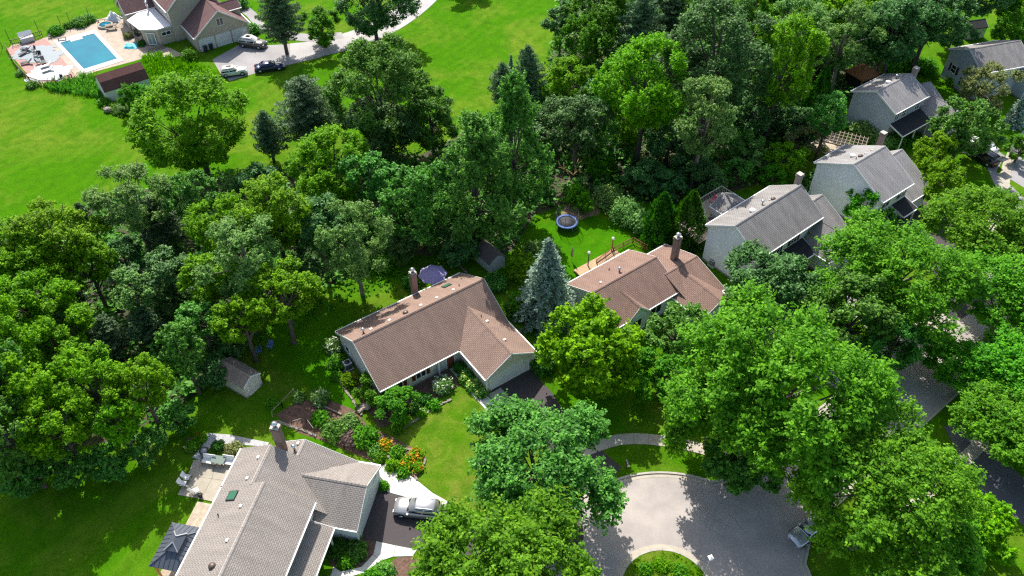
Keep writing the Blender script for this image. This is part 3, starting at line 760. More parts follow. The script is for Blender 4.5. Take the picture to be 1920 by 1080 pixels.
# --- two-storey houses along the street
def colonial(name, label, px, yaw, L, D, ze, zr, wall_m, roof_m, sb, fg, porch, chim, dark=M_SH_DARK, wins=(), left_wins=(), garage=True, frame_m=None, shut=None):
    o = gp(*px, ze)
    h = thing(name, label, 'house', (o.x, o.y, 0), R(yaw))
    r = gable(h, -.35 if not hasattr(L, '__len__') else L[0], L if not hasattr(L, '__len__') else L[1], -D, 0, ze, zr, wall_m, roof_m)
    if sb:
        s = gable(h, sb[0], sb[1], sb[2], sb[3], sb[4], sb[5], wall_m, roof_m, ridge_at=sb[6] if len(sb) > 6 else None, rakes=(0, 1))
    if fg:
        gable(h, fg[0], fg[1], fg[2], fg[3], fg[4], fg[5], wall_m, roof_m, axis='b', rakes=(1, 0), wall_span=(fg[2]+.3, fg[3]-.5))
        if garage: garage_door(h, 'b-', ((fg[0]+fg[1])/2, fg[2]+.3, 0), min(4.8, fg[1]-fg[0]-1.3), 2.1)
    if porch:
        shed_roof(h, *porch[:6], dark, porch[6])
    if chim:
        chimney(h, *chim[:4], .85, .85, chim[4] if len(chim) > 4 else M_BRICK2, flue=len(chim) > 5)
    for a, w in wins: window(h, 'b-', (a, -D+.35, ze-1.15), w, 1.15, 2, shut, rows=2)
    L0 = (-.35 if not hasattr(L, '__len__') else L[0]) + .25
    for b, z in left_wins: window(h, 'a-', (L0, b, z), 1.0, 1.2, 1, shut or None, rows=2)
    return h, r
G_, rG = colonial('two_storey_house', 'white-sided two-storey house with grey shingles beside the brown-roofed house', (1333.3, 415.6), 39.0, (-1.0, 11.6), 8.2, 5.6, 8.2, M_SID_WHITE, M_SH_GREY,
    (9.5, 15.3, -10.6, -1.6, 2.9, 5.6, -5.4), (8.2, 14.2, -12.6, -5.2, 2.8, 5.35), (-.8, 8.6, -7.85, -10.2, 3.6, 2.75, (0.2, 4.2, 8.0)), (12.2, -3.2, 0, 9.0), wins=((1.0, 1.1), (3.2, 1.1), (6.6, 1.1)), shut=M_DARK)
zg = lambda b: lerpz(b, 0, 5.6, -4.1, 8.2)
for a, b, k in ((3.2, -3.3, 'wdome'), (5.2, -3.2, 'stack'), (6.6, -3.3, 'box'), (6.9, -3.5, 'dome'), (4.3, -1.6, 'pipe')): roof_vent(rG, (a, b, zg(b)), k)
rGx = gable(G_, 4.4, 8.8, 0.0, 3.6, 3.6, 4.7, M_SID_WHITE, M_SH_GREY, axis='b', wall_span=(-.2, 3.3), rakes=(0, 1))
H_, rH = colonial('two_storey_house', 'white two-storey house with pergola behind and flag by its garage', (1527.5, 303.9), 37.0, (-.1, 6.6), 10.8, 5.6, 8.45, M_SID_WHITE, M_SH_GREY2,
    (6.0, 11.6, -11.4, -1.6, 2.8, 5.9, -5.5), None, (3.3, 6.4, -10.45, -12.6, 3.3, 2.7, (6.1,)), (8.65, -3.6, 0, 8.7, M_BRICK), wins=((1.6, 1.5), (4.9, 1.9)), left_wins=((-7.6, 1.5),))
garage_door(H_, 'b-', (8.8, -11.05, 0), 4.2, 2.1)
zh = lambda b: lerpz(b, 0, 5.6, -5.4, 8.45)
for a, b, k in ((1.6, -4.6, 'pipe'), (2.6, -4.6, 'dome'), (3.6, -4.6, 'box'), (4.8, -4.7, 'box'), (2.5, -3.6, 'wdome')): roof_vent(rH, (a, b, zh(b)), k)
I_, rI = colonial('two_storey_house', 'blue-grey two-storey house with black porch roof below the cedar gazebo', (1598.9, 168.9), 36.5, (-.4, 7.9), 7.8, 5.6, 7.5, M_SID_BLUE, M_SH_GREY2,
    (7.0, 12.2, -9.2, -1.8, 2.9, 5.2, -5.2), (6.6, 12.4, -12.0, -5.0, 2.8, 5.0), (-.2, 7.0, -7.45, -9.9, 3.6, 2.8, (.3, 3.4, 6.6)), (8.5, -4.1, 0, 8.3, M_BRICK2), wins=((.9, 1.0), (2.6, 1.0), (5.9, 1.0)))
zi = lambda b: lerpz(b, 0, 5.6, -3.9, 7.5)
for a, b, k in ((2.0, -3.3, 'box'), (3.4, -3.2, 'wdome'), (4.4, -3.3, 'box'), (5.3, -3.2, 'stack'), (6.3, -3.3, 'box'), (1.2, -3.4, 'box')): roof_vent(rI, (a, b, zi(b)), k)
OJ = gp(1780, 91, 5.0)
J_, rJ = colonial('two_storey_house', 'grey-sided house with two dark side windows near the small garden shed', (1780, 91), 17.0, (-.2, 9.4), 8.2, 5.0, 7.1, M_SID_BLUE, M_SH_GREY,
    None, None, None, None, left_wins=((-2.4, 2.6), (-5.4, 1.6)), shut=M_DARK)
gable(J_, 7.5, 14.5, -10.5, -1.5, 3.0, 5.4, M_SID_BLUE, M_SH_GREY, rakes=(0, 1))

# --- near house with taupe shingles (bottom edge of the view)
OS = gp(451.7, 841.7, 4.8)
S_ = thing('split_level_house', 'taupe-shingled house with green skylight and dark grey gazebo alongside', 'house', (OS.x, OS.y, 0), R(79))
rS = gable(S_, -22, -4.15, -9.1, 0, 4.8, 6.85, M_SID_WHITE, M_SH_TAUPE, rakes=(1, 0), cap=shingle_mat('pale_ridge_shingles', (0.40, 0.36, 0.33), (0.37, 0.33, 0.30), (0.28, 0.25, 0.22)))
rS2 = gable(S_, -4.3, 0.1, -10.9, 0, 4.8, 6.35, M_SID_WHITE, M_SH_TAUPE, ridge_at=-3.3, ze2=4.8, gutters=(0, 1), rakes=(0, 1), walls=False, cap=MATS['pale_ridge_shingles']) if False else None
def hip_free():
    """rear wing: back slope in line with the main roof, long front slope down to the garage"""
    mb = MB(); zr = 4.8 + .45*3.3; zf = zr - .45*(8.3)
    for (b0, z0, b1, z1, f) in ((0.0, 4.8, -3.3, zr, 1), (-11.6, zf, -3.3, zr, 0)):
        sl = math.hypot(b1-b0, z1-z0)
        vs = [(-4.3,b0,z0),(0.1,b0,z0),(0.1,b1,z1),(-4.3,b1,z1)]; vs += [(x,y,z-.16) for x,y,z in vs]
        fs = [(0,1,2,3),(7,6,5,4),(0,4,5,1),(1,5,6,2),(3,7,4,0)]; uv = [[(-4.3,0),(0.1,0),(0.1,sl),(-4.3,sl)]]+[[(0,0)]*4]*4
        if f: fs = [q[::-1] for q in fs]; uv = [u[::-1] for u in uv]
        mb.add(vs, fs, uv)
    r = mb.build('roof', M_SH_TAUPE, S_)
    s = .45; w = .2
    MB().add([(-4.3,-3.3-w,zr+.03-w*s),(0.1,-3.3-w,zr+.03-w*s),(0.1,-3.3,zr+.05),(-4.3,-3.3,zr+.05),(-4.3,-3.3+w,zr+.03-w*s),(0.1,-3.3+w,zr+.03-w*s)], [(0,1,2,3),(3,2,5,4)],
             [[(0,0),(4,0),(4,.2),(0,.2)]]*2).build('ridge_cap', MATS['pale_ridge_shingles'], r)
    MB().box((-4.28, 0.0, 4.65), (0.08, .13, 4.79)).build('gutter', M_WHITE, r)
    MB().box((-4.3, -4.0, 0), (-.2, -.35, 4.6)).build('wall', M_SID_WHITE, S_); MB().box((-4.3, -8.6, 0), (-.2, -4.0, 3.3)).build('wall', M_SID_WHITE, S_)
    return r
rS2 = hip_free()
cS = gable(S_, -2.6, 2.05, -11.5, -2.6, 2.48, 5.06, M_SID_WHITE, M_SH_TAUPE, ridge_at=-5.75, ze2=3.7, rakes=(0, 1), gutters=(1, 0), cap=MATS['pale_ridge_shingles'])
gS = gable(S_, -5.15, 2.0, -13.15, -5.6, 2.75, 4.75, M_SID_WHITE, M_SH_TAUPE, axis='b', wall_span=(-12.85, -6.2), rakes=(1, 0))
garage_door(S_, 'b-', (-1.55, -12.85, 0), 5.2, 2.15)
for x in (-4.85, 1.72): MB().box((x-.1, -12.98, .05), (x+.1, -12.86, 2.5)).build('corner_board', M_WHITE, S_)
shed_roof(S_, -13.6, -5.3, -8.72, -11.0, 3.5, 2.85, M_SH_TAUPE, (-6.0, -9.6, -13.2))
for a in (-7.2, -9.0, -12.5, -15.5): window(S_, 'b-', (a, -8.75, 3.98), .55 if a != -9.0 else .9, .62)
chimney(S_, 1.0, -3.75, 0, 8.0, .8, 1.0)
zs = lambda b: 4.8 + .4505*abs(b)
for a, b, k in ((-14.2, -3.55, 'box'), (-10.0, -3.6, 'box'), (-6.6, -3.3, 'box'), (-1.3, -2.6, 'box'), (-3.6, -2.5, 'box'), (-12.4, -3.35, 'dome'), (-7.4, -1.3, 'pipe')): roof_vent(rS, (a, b, zs(b)), k)
skylight(rS, -5.4, -1.75, zs(-1.75), 1.0, .95, -.45)
roof_vent(cS, (.9, -5.1, 4.8), 'stack'); roof_vent(cS, (.3, -5.2, 4.85)); roof_vent(cS, (1.6, -5.2, 4.85))
downspout(S_, -4.9, -12.95, 2.5)

# --- pool house (top left)
OP = gp(373.7, 99)
P_ = thing('pool_house', 'tan house with plum roof, white sunroom roof and three garage doors', 'house', (OP.x, OP.y, 0), R(36.0))
rP = gable(P_, -.25, 9.85, -.35, 7.5, 2.8, 6.5, M_SID_TAN, M_SH_PLUM, axis='b', wall_span=(0, 7), rakes=(1, 0), gutters=(1, 1))
for k, x in enumerate((1.75, 4.75, 7.75)): garage_door(P_, 'b-', (x, 0, 0), 2.45, 2.1, 4, 4)
window(P_, 'b-', (4.8, 0, 4.35), 1.05, 1.2, 2)
rP2 = gable(P_, -2.1, 7.4, 5.75, 17.5, 5.7, 9.7, M_SID_TAN, M_SH_PLUM, axis='b', wall_span=(6.1, 17))
gable(P_, -7.2, -1.5, 14.6, 19.6, 3.2, 5.3, M_SID_TAN, M_SH_PLUM, rakes=(1, 0))
gable(P_, 6.0, 9.9, 2.6, 5.6, 4.5, 5.6, M_SID_TAN, M_SH_PLUM, axis='a', rakes=(0, 1))
window(P_, 'a-', (-1.75, 8.0, 4.6), .9, 1.2, 2); window(P_, 'a-', (-1.75, 11.0, 4.6), .8, 1.0, 1)
SUNR = [(-7.2,12.6),(-4.0,14.8),(-1.9,14.4),(-1.75,6.5),(-4.35,6.4),(-6.6,8.2)]
MB().prism([(x*.975-.05, y) for x, y in SUNR], 0, 2.85).build('sunroom_wall', M_SID_TAN, P_)
MB().prism([(x*1.04, (y-10)*1.05+10) for x, y in SUNR], 2.86, 3.05).build('sunroom_roof', mat('white_membrane_roof', (0.78, 0.78, 0.79), 0.7, 0.1, 0.6), P_)
window(P_, 'b-', (-3.0, 6.42, 1.9), 1.5, .55, 2)
def wall_quad(p, q, z0, z1, out=.03, m=None, name='window'):
    d = Vector((q[0]-p[0], q[1]-p[1], 0)).normalized(); n = Vector((d.y, -d.x, 0)); P0 = Vector((*p, 0)); P1 = Vector((*q, 0))
    mb = MB(); vs = []
    for (a, z) in ((P0, z0), (P1, z0), (P1, z1), (P0, z1)): vs.append(a + n*out + Vector((0, 0, z)))
    vs += [v - n*.04 for v in vs]
    mb.add(vs, [(0,1,2,3),(0,4,5,1),(1,5,6,2),(2,6,7,3),(3,7,4,0)]); return mb.build(name, m or M_GLASS, P_)
dd = wall_quad((-6.1,7.72),(-4.9,6.76), .1, 2.35, .05, M_WHITE, 'door')
for t0, t1 in ((.1,.47), (.53,.9)):
    p = Vector((-6.1,7.72)).lerp(Vector((-4.9,6.76)), t0); q = Vector((-6.1,7.72)).lerp(Vector((-4.9,6.76)), t1)
    wall_quad(tuple(p), tuple(q), .3, 2.2, .075, mat('pale_green_glass', (0.22, 0.30, 0.27), 0.1), 'pane').parent = dd
wall_quad((-7.15,11.6),(-6.9,10.0), .7, 2.2, .06); wall_quad((-6.85,9.8),(-6.6,8.7), .7, 2.2, .06)
for k in range(3): MB().box((-6.9-.25*k, 5.6-.3*k, 0), (-4.6+.2*k, 6.2-.1*k, .42-.14*k)).build('step', M_WEATHER, P_)
chimney(P_, -3.2, 14.0, 2.9, 4.3, .3, .3, M_GALV, flue=True)

# --- garden sheds and small structures
def simple_shed(name, label, loc, yaw, L, D, ze, zr, wall_m, roof_m, gambrel=False, door_face=None, ridge='a'):
    s = thing(name, label, 'shed', loc, R(yaw))
    if not gambrel:
        r = gable(s, -L/2, L/2, -D/2, D/2, ze, zr, wall_m, roof_m, oh=.12, rk=.1, gutters=(0, 0))
    else:
        zm = ze + (zr-ze)*.62; q = D*.27; mbr = MB(); mbw = MB()
        prof = [(-D/2, ze), (-q, zm), (0, zr), (q, zm), (D/2, ze)]
        for i in range(4):
            (y0, z0), (y1, z1) = prof[i], prof[i+1]; sl = math.hypot(y1-y0, z1-z0)
            vs = [(-L/2,y0,z0),(L/2,y0,z0),(L/2,y1,z1),(-L/2,y1,z1)]; vs += [(x,y,z-.1) for x,y,z in vs]
            mbr.add(vs, [(0,1,2,3),(7,6,5,4),(0,4,5,1),(1,5,6,2),(2,6,7,3),(3,7,4,0)], [[(0,0),(L,0),(L,sl),(0,sl)]]+[[(0,0)]*4]*5)
        mbr.build('roof', roof_m, s)
        pr = [(-D/2+.12, 0), (D/2-.12, 0), (D/2-.12, ze), (q-.03, zm-.12), (0, zr-.12), (-q+.03, zm-.12), (-D/2+.12, ze)]; n = len(pr)
        vs = [(-L/2+.1, y, z) for y, z in pr] + [(L/2-.1, y, z) for y, z in pr]
        mbw.add(vs, [tuple(range(n))[::-1], tuple(range(n, 2*n))] + [(i, (i+1)%n, n+(i+1)%n, n+i) for i in range(n)]); mbw.build('wall', wall_m, s)
    if door_face:
        f, c = door_face
        mb = MB(); fbox(mb, f, c, -.75, .75, .05, 1.9, 0, .03); d = mb.build('door', wall_m, s)
        mb = MB()
        for u in (-.75, -.04, .68): fbox(mb, f, c, u, u+.08, .05, 1.9, .03, .055)
        for v in (.05, .95, 1.84): fbox(mb, f, c, -.75, .75, v, v+.07, .03, .052)
        mb.build('door_trim', M_WHITE, d)
    return s
simple_shed('barn_shed', 'white barn shed with dark maroon roof beside the swimming pool', (-62.9, 119.3, 0), 37.5, 7.2, 4.6, 2.0, 3.9, siding_mat('barn_siding', (0.70, 0.67, 0.62)), shingle_mat('maroon_shingles', (0.16, 0.075, 0.065), (0.13, 0.06, 0.055), (0.08, 0.04, 0.035)), True)
simple_shed('garden_shed', 'weathered tan-roofed shed in tree shade left of the ranch house', (-29.9, 58.2, 0), -32.0, 4.3, 2.6, 1.9, 2.7, siding_mat('shed_siding', (0.66, 0.62, 0.52)), shingle_mat('tan_shed_shingles', (0.42, 0.32, 0.25), (0.37, 0.28, 0.22), (0.25, 0.19, 0.15)), False, ('a+', (2.06, 0, 0)))
simple_shed('garden_shed', 'small grey shed with white-trimmed door at the dark wood edge', (81.7, 137.6, 0), 14.0, 3.9, 2.8, 2.1, 3.0, M_SID_GREY, shingle_mat('charcoal_shingles', (0.08, 0.08, 0.085), (0.06, 0.06, 0.064), (0.04, 0.04, 0.04)), False, ('b-', (.6, -1.28, 0)))
p = gp(918, 490, 1.2)
simple_shed('garden_shed', 'pale curved-wall shed in deep shade behind the ranch house', (p.x, p.y+1.0, 0), -52.0, 3.4, 2.6, 1.6, 2.6, siding_mat('pale_resin_siding', (0.62, 0.60, 0.55)), mat('brown_resin_roof', (0.14, 0.11, 0.09), .8), True)

def hip_roof(parent, L, D, z0, z1, m, seams=0.0, ridge=0.0, name='roof', th=.08, seam_m=None):
    r = ridge/2; base = [(-L/2,-D/2,z0),(L/2,-D/2,z0),(L/2,D/2,z0),(-L/2,D/2,z0)]; top = [(-r,0,z1),(r,0,z1)]
    mb = MB().add(base + top + [(x,y,z-th) for x,y,z in base], [(0,1,5,4),(2,3,4,5),(1,2,5),(3,0,4),(9,8,7,6),(0,6,7,1),(1,7,8,2),(2,8,9,3),(3,9,6,0)])
    o = mb.build(name, m, parent)
    sm = seam_m or m
    for p, q in ((0,4),(3,4),(1,5),(2,5)):
        P, Q = Vector((base+top)[p]), Vector((base+top)[q]); MB().beam(P+Vector((0,0,.03)), Q+Vector((0,0,.03)), .09, .06).build('hip_cap', sm, o)
    if seams:
        for ax in (0, 1):
            W, Dp = (L, D) if ax == 0 else (D, L)
            n = int(W/seams)
            for k in range(1, n):
                u = -W/2 + W*k/n
                rr = r if ax == 0 else 0
                f = 1.0 if abs(u) <= rr else (W/2-abs(u))/(W/2-rr)
                depth = Dp/2*f if ax == 0 else (Dp/2-r)*f
                for s in (-1, 1):
                    e = (u, s*Dp/2, z0+.02); t = (u, s*(Dp/2-depth), z0+.02+(z1-z0)*f)
                    if ax == 1: e = (e[1], e[0], e[2]); t = (t[1], t[0], t[2])
                    MB().beam(e, t, .04, .05).build('seam', sm, o)
    return o
# grey metal gazebo on the deck of the near house
p = gp(333, 1025, 2.6)
gz = thing('gazebo', 'dark grey metal-roofed gazebo on the deck of the near house', 'gazebo', (p.x+.1, p.y, 0), R(79))
M_GZ = mat('slate_grey_metal', (0.10, 0.115, 0.14), 0.45, metal=0.35)
hip_roof(gz, 4.4, 3.6, 2.5, 3.55, M_GZ, .42, .8)
hip_roof(gz, 1.9, 1.3, 3.5, 3.95, M_GZ, 0, .6, 'cupola_roof', seam_m=M_GREYM)
for x in (-1.9, 1.9):
    for y in (-1.5, 1.5): MB().box((x-.09, y-.09, .15), (x+.09, y+.09, 2.45)).build('post', mat('orange_post_wood', (0.50, 0.25, 0.08), .7), gz)
for y in (-1.5, 1.5): MB().box((-1.9, y-.06, 2.2), (1.9, y+.06, 2.4)).build('beam', MATS['orange_post_wood'], gz)
# wooden deck planks beside the near house
dk = tag(thing('wooden_deck', 'long pale timber deck running beside the near taupe-roofed house', 'deck', (OS.x, OS.y, 0), R(79)))
for k in range(26): MB().box((-20, .22+.145*k, .02), (-3.75, .22+.145*k+.132, .15)).build('plank', M_DECK, dk)
# cedar gazebo
p = gp(1618, 134, 2.6)
g2 = thing('gazebo', 'orange cedar gazebo with screened sides behind the blue-grey house', 'gazebo', (p.x, p.y, 0), R(30))
hip_roof(g2, 4.2, 4.0, 2.45, 3.7, M_CEDAR, .45, .2)
for x in (-1.8, 1.8):
    for y in (-1.7, 1.7): MB().box((x-.08, y-.08, 0), (x+.08, y+.08, 2.4)).build('post', M_CEDAR, g2)
for (a, b) in (((-1.7,-1.72),(1.7,-1.68)), ((-1.82,-1.6),(-1.78,1.6))):
    MB().box((a[0], a[1], .1), (b[0], b[1], 2.3)).build('screen', mat('dark_insect_screen', (0.02, 0.018, 0.016), .9), g2)
for k in range(5): MB().box((-1.7+.85*k-.04, -1.76, .1), (-1.7+.85*k+.04, -1.72, 2.4)).build('stud', M_CEDAR, g2)
# pergola over the timber deck
p = gp(1583, 262, 2.5)
pg = thing('pergola', 'weathered wooden pergola lattice behind the white two-storey house', 'pergola', (p.x, p.y, 0), R(-26))
for k in range(5): MB().box((-3.2, -1.7+.85*k-.05, 2.4), (3.2, -1.7+.85*k+.05, 2.58)).build('beam', M_WEATHER, pg)
for k in range(12): MB().box((-3.1+.56*k-.04, -2.0, 2.58), (-3.1+.56*k+.04, 2.0, 2.70)).build('rafter', M_WEATHER, pg)
for x in (-2.9, 2.9):
    for y in (-1.6, 1.6): MB().box((x-.09, y-.09, 0), (x+.09, y+.09, 2.4)).build('post', M_WEATHER, pg)
p = gp(1565, 275, .3)
dk2 = thing('garden_deck', 'square timber garden deck in front of the pergola', 'deck', (p.x, p.y, 0), R(37))
for k in range(20): MB().box((-2.6, -2.8+.28*k, .05), (2.6, -2.8+.28*k+.265, .3)).build('plank', M_DECK, dk2)
# raised deck of the white house beside the brown one
dk3 = thing('raised_deck', 'raised wooden deck with tan railing behind the white house', 'deck', (gp(1333.3,415.6,5.6).x, gp(1333.3,415.6,5.6).y, 0), R(39.0))
for k in range(20): MB().box((-1.0, .4+.24*k, 2.2), (4.3, .4+.24*k+.225, 2.35)).build('plank', M_DECK, dk3)
for k in range(10): MB().box((4.32, 3.3+.24*k, 2.2), (9.2, 3.3+.24*k+.225, 2.35)).build('plank', M_DECK, dk3)
for (x0, y0, x1, y1) in ((-1.0,5.1,4.4,5.1), (4.4,5.7,9.2,5.7), (9.2,5.7,9.2,3.6), (-1.0,.3,-1.0,5.1)):
    d = math.hypot(x1-x0, y1-y0); n = max(2, int(d/.3))
    MB().beam((x0,y0,3.3),(x1,y1,3.3), .1, .06).build('handrail', mat('tan_railing', (.50,.44,.37), .7), dk3)
    for k in range(n+1):
        t = k/n; x = x0+(x1-x0)*t; y = y0+(y1-y0)*t
        MB().box((x-.02,y-.02,2.36),(x+.02,y+.02,3.28)).build('baluster', MATS['tan_railing'], dk3)
for x in (-.8, 4.0, 9.0): MB().box((x-.08, 4.9, 0), (x+.08, 5.05, 2.2)).build('post', M_WEATHER, dk3)
# ------------------------------------------------------------------ vegetation
LEAF = dict(
    maple=leaf_mat('maple_leaf', (0.024, 0.110, 0.012), (0.175, 0.420, 0.056), .36, .5, .16),
    dark=leaf_mat('dark_oak_leaf', (0.022, 0.090, 0.016), (0.140, 0.315, 0.076), .30, .5, .2),
    lime=leaf_mat('yellow_green_leaf', (0.048, 0.170, 0.002), (0.240, 0.500, 0.008), .42, .55, .12),
    gold=leaf_mat('golden_maple_leaf', (0.058, 0.185, 0.002), (0.285, 0.540, 0.006), .42, .55, .12),
    locust=leaf_mat('locust_leaf', (0.036, 0.165, 0.007), (0.200, 0.480, 0.024), .44, .55, .12),
    bright=leaf_mat('fresh_green_leaf', (0.028, 0.150, 0.005), (0.130, 0.380, 0.012), .40, .55, .14),
    grey=leaf_mat('grey_green_leaf', (0.058, 0.165, 0.026), (0.250, 0.450, 0.105), .34, .55, .18),
    pine=leaf_mat('pine_needle', (0.050, 0.110, 0.044), (0.190, 0.300, 0.140), .18, .6, .15),
    spruce=leaf_mat('blue_spruce_needle', (0.125, 0.200, 0.140), (0.410, 0.540, 0.410), .15, .6, .15),
    cedar=leaf_mat('arborvitae_spray', (0.014, 0.075, 0.006), (0.070, 0.220, 0.018), .25, .55, .15),
    olive=leaf_mat('olive_leaf', (0.090, 0.120, 0.030), (0.300, 0.320, 0.110), .3, .55, .15),
    plum=leaf_mat('plum_leaf', (0.075, 0.045, 0.045), (0.200, 0.140, 0.120), .2, .55, .2),
)
def quads_mesh(name, P, U, V, tint, material):
    """leaves as kites: centre P, half length vector U, half width vector V"""
    n = len(P)
    co = np.empty((n, 4, 3), np.float32)
    co[:, 0] = P - U; co[:, 1] = P + V - U*.1; co[:, 2] = P + U; co[:, 3] = P - V - U*.1
    me = bpy.data.meshes.new(name)
    me.vertices.add(4*n); me.vertices.foreach_set('co', co.ravel())
    me.loops.add(4*n); me.loops.foreach_set('vertex_index', np.arange(4*n, dtype=np.int32))
    me.polygons.add(n); me.polygons.foreach_set('loop_start', np.arange(0, 4*n, 4, dtype=np.int32)); me.polygons.foreach_set('loop_total', np.full(n, 4, np.int32))
    at = me.attributes.new('tint', 'FLOAT', 'FACE'); at.data.foreach_set('value', np.asarray(tint, np.float32))
    me.materials.append(material); me.update(calc_edges=True)
    return me
def unit(v): return v / np.maximum(1e-6, np.linalg.norm(v, axis=-1, keepdims=True))
def leaf_axes(g, N, L, W):
    """random in-plane axes for leaf normals N"""
    n = len(N); t = unit(np.cross(N, unit(g.normal(size=(n, 3))))); b = np.cross(N, t)
    return t * L[:, None], b * W[:, None]

SPEC = {  # kz: crown half height / radius, clear: bare stem / radius, tilt: how steeply sprigs rise, sl: sprig length, sw: sprig slenderness
    'maple':  dict(kz=1.02, clear=.42, shape='round', tilt=.75, sl=1.25, sw=.30, up=.55, leaf=.27, lobes=34, lr=.275),
    'dark':   dict(kz=.95, clear=.40, shape='round', tilt=.35, sl=1.05, sw=.42, up=.6, leaf=.28, lobes=32, lr=.32),
    'cone':   dict(kz=1.55, clear=.30, shape='cone', tilt=.9, sl=1.3, sw=.30, up=.55, leaf=.28, lobes=46, lr=.27),
    'lime':   dict(kz=.95, clear=.45, shape='round', tilt=.45, sl=1.05, sw=.42, up=.75, leaf=.265, lobes=40, lr=.30),
    'gold':   dict(kz=1.0, clear=.25, shape='round', tilt=.8, sl=1.15, sw=.34, up=.6, leaf=.33, lobes=46, lr=.32),
    'locust': dict(kz=.60, clear=.62, shape='vase', tilt=.12, sl=1.5, sw=.34, up=.95, leaf=.25, lobes=46, lr=.275),
    'grey':   dict(kz=1.15, clear=.5, shape='round', tilt=.5, sl=1.2, sw=.36, up=.5, leaf=.24, lobes=26, lr=.28),
    'bright': dict(kz=.9, clear=.3, shape='round', tilt=.5, sl=1.05, sw=.38, up=.65, leaf=.25, lobes=26, lr=.32),
    'olive':  dict(kz=1.05, clear=.3, shape='round', tilt=.5, sl=1.0, sw=.36, up=.5, leaf=.22, lobes=24, lr=.30),
}
def broadleaf(spec, r, seed):
    s = SPEC[spec]; g = np.random.default_rng(seed); rz = r*s['kz']; zc = r*s['clear'] + rz
    nl = s['lobes'] if r > 3.5 else int(s['lobes']*.6)
    ph = g.uniform(0, 6.28, 4); lobes = []
    for k in range(nl):
        t = 1 - 2*((k+.5)/nl)**.92 if s['shape'] != 'vase' else 1 - 1.6*((k+.5)/nl)
        t = max(-.95, min(.97, t + g.normal()*.08))
        if s['shape'] == 'round': env = math.sqrt(max(.04, 1-abs(t)**2.2))
        elif s['shape'] == 'cone': env = (.10+.90*((1-t)/1.35)**.8) if t > -.35 else 1.0*math.sqrt(max(.05, 1-((-.35-t)/.72)**2))
        else: env = math.sqrt(max(.06, 1-abs(t)**2.4))
        a = k*2.39996 + g.normal()*.3
        env *= 1 + .13*math.sin(2*a+ph[0]) + .10*math.sin(3*a+ph[1]+3*t) + .07*math.sin(5*a+ph[2])
        rad = r*env*(.78 if k % 4 else .38)*g.uniform(.80, 1.12)
        lobes.append((rad*math.cos(a), rad*math.sin(a), zc + rz*t*.84, r*s['lr']*g.uniform(.65, 1.25)*(.75+.25*env)))
    budget = {1.3: 4500, 2.0: 8500, 3.0: 14500, 4.3: 24000, 5.8: 37000, 7.6: 50000}.get(r, 16000)
    sl = s['sl']*(.38+.085*min(r, 6.5)); m = 24 if r > 2.5 else 18
    w = np.array([l[3]**1.6 for l in lobes]); ncs = np.maximum(4, (budget/m*w/w.sum()).astype(int))
    P = []; N = []; T = []; S = []
    for (lx, ly, lz, lr), nc in zip(lobes, ncs):
        lc = np.array([lx, ly, lz]); out = unit(np.array([lx, ly, (lz-zc)+.35*rz]))[None]
        d = unit(unit(g.normal(size=(nc, 3))) + out*.8 + np.array([0, 0, .18]))
        c = lc + d*lr*g.uniform(.55, 1.05, (nc, 1))*np.array([1, 1, .85])
        ax = unit(d*np.array([1, 1, .55]) + np.array([0, 0, s['tilt']]) + g.normal(size=(nc, 3))*.28)
        ln = sl*g.uniform(.6, 1.25, nc)
        cc = np.repeat(c, m, 0); aa = np.repeat(ax, m, 0); LL = np.repeat(ln, m)
        f = np.tile(np.linspace(-.55, .6, m), nc) + g.normal(size=len(cc))*.05
        wd = s['sw']*(1-.75*np.clip(f+.1, 0, 1))                       # sprigs narrow to the tip
        q = g.normal(size=(len(cc), 3)); q -= aa*np.sum(q*aa, 1, keepdims=True)
        if s['shape'] == 'vase': q[:, 2] *= .45
        q *= (LL*wd*.62)[:, None]
        P.append(cc + aa*(LL*f)[:, None] + q)
        N.append(unit(unit(q)*.35 + aa*.25 + np.array([0, 0, s['up']]) + g.normal(size=(len(cc), 3))*.38))
        T.append(np.clip(np.repeat(g.uniform(.05, .75, nc), m) + .30*np.clip(f, 0, 1) + g.normal(size=len(cc))*.16, 0, 1))
        S.append(g.uniform(.7, 1.25, len(cc)))
    P = np.concatenate(P); N = np.concatenate(N); T = np.concatenate(T); S = np.concatenate(S)
    lf = s['leaf']*(.64+.066*min(r, 6.5)); U, V = leaf_axes(g, N, S*lf*.62, S*lf*.36)
    P[:, 2] = np.maximum(P[:, 2], .15)
    mat_key = {'cone': 'maple'}.get(spec, spec)
    crown = quads_mesh('crown', P, U, V, T, LEAF[mat_key])
    mb = MB(); tr = .045*r + .05; h = zc
    bend = [(0, 0, 0), (g.normal()*.02*r, g.normal()*.02*r, h*.35), (g.normal()*.05*r, g.normal()*.05*r, h*.8), (g.normal()*.06*r, g.normal()*.06*r, h+rz*.35)]
    mb.tube([(0, 0, -.15), (0, 0, .1)] + bend[1:], [tr*1.5, tr*1.2, tr, tr*.62, tr*.2], 9)
    b0, b1 = Vector(bend[1]), Vector(bend[2])
    for k, (lx, ly, lz, lr) in enumerate(lobes):
        if k % 2 and r > 1.5:
            t = g.uniform(.1, 1.0); p = b0.lerp(b1, t); q = Vector((lx, ly, lz)); mid = p.lerp(q, .5) + Vector((0, 0, .07*r))
            mb.tube([p, mid, q], [tr*.42, tr*.25, tr*.07], 5, cap=False)
    return crown, mb.mesh('trunk')
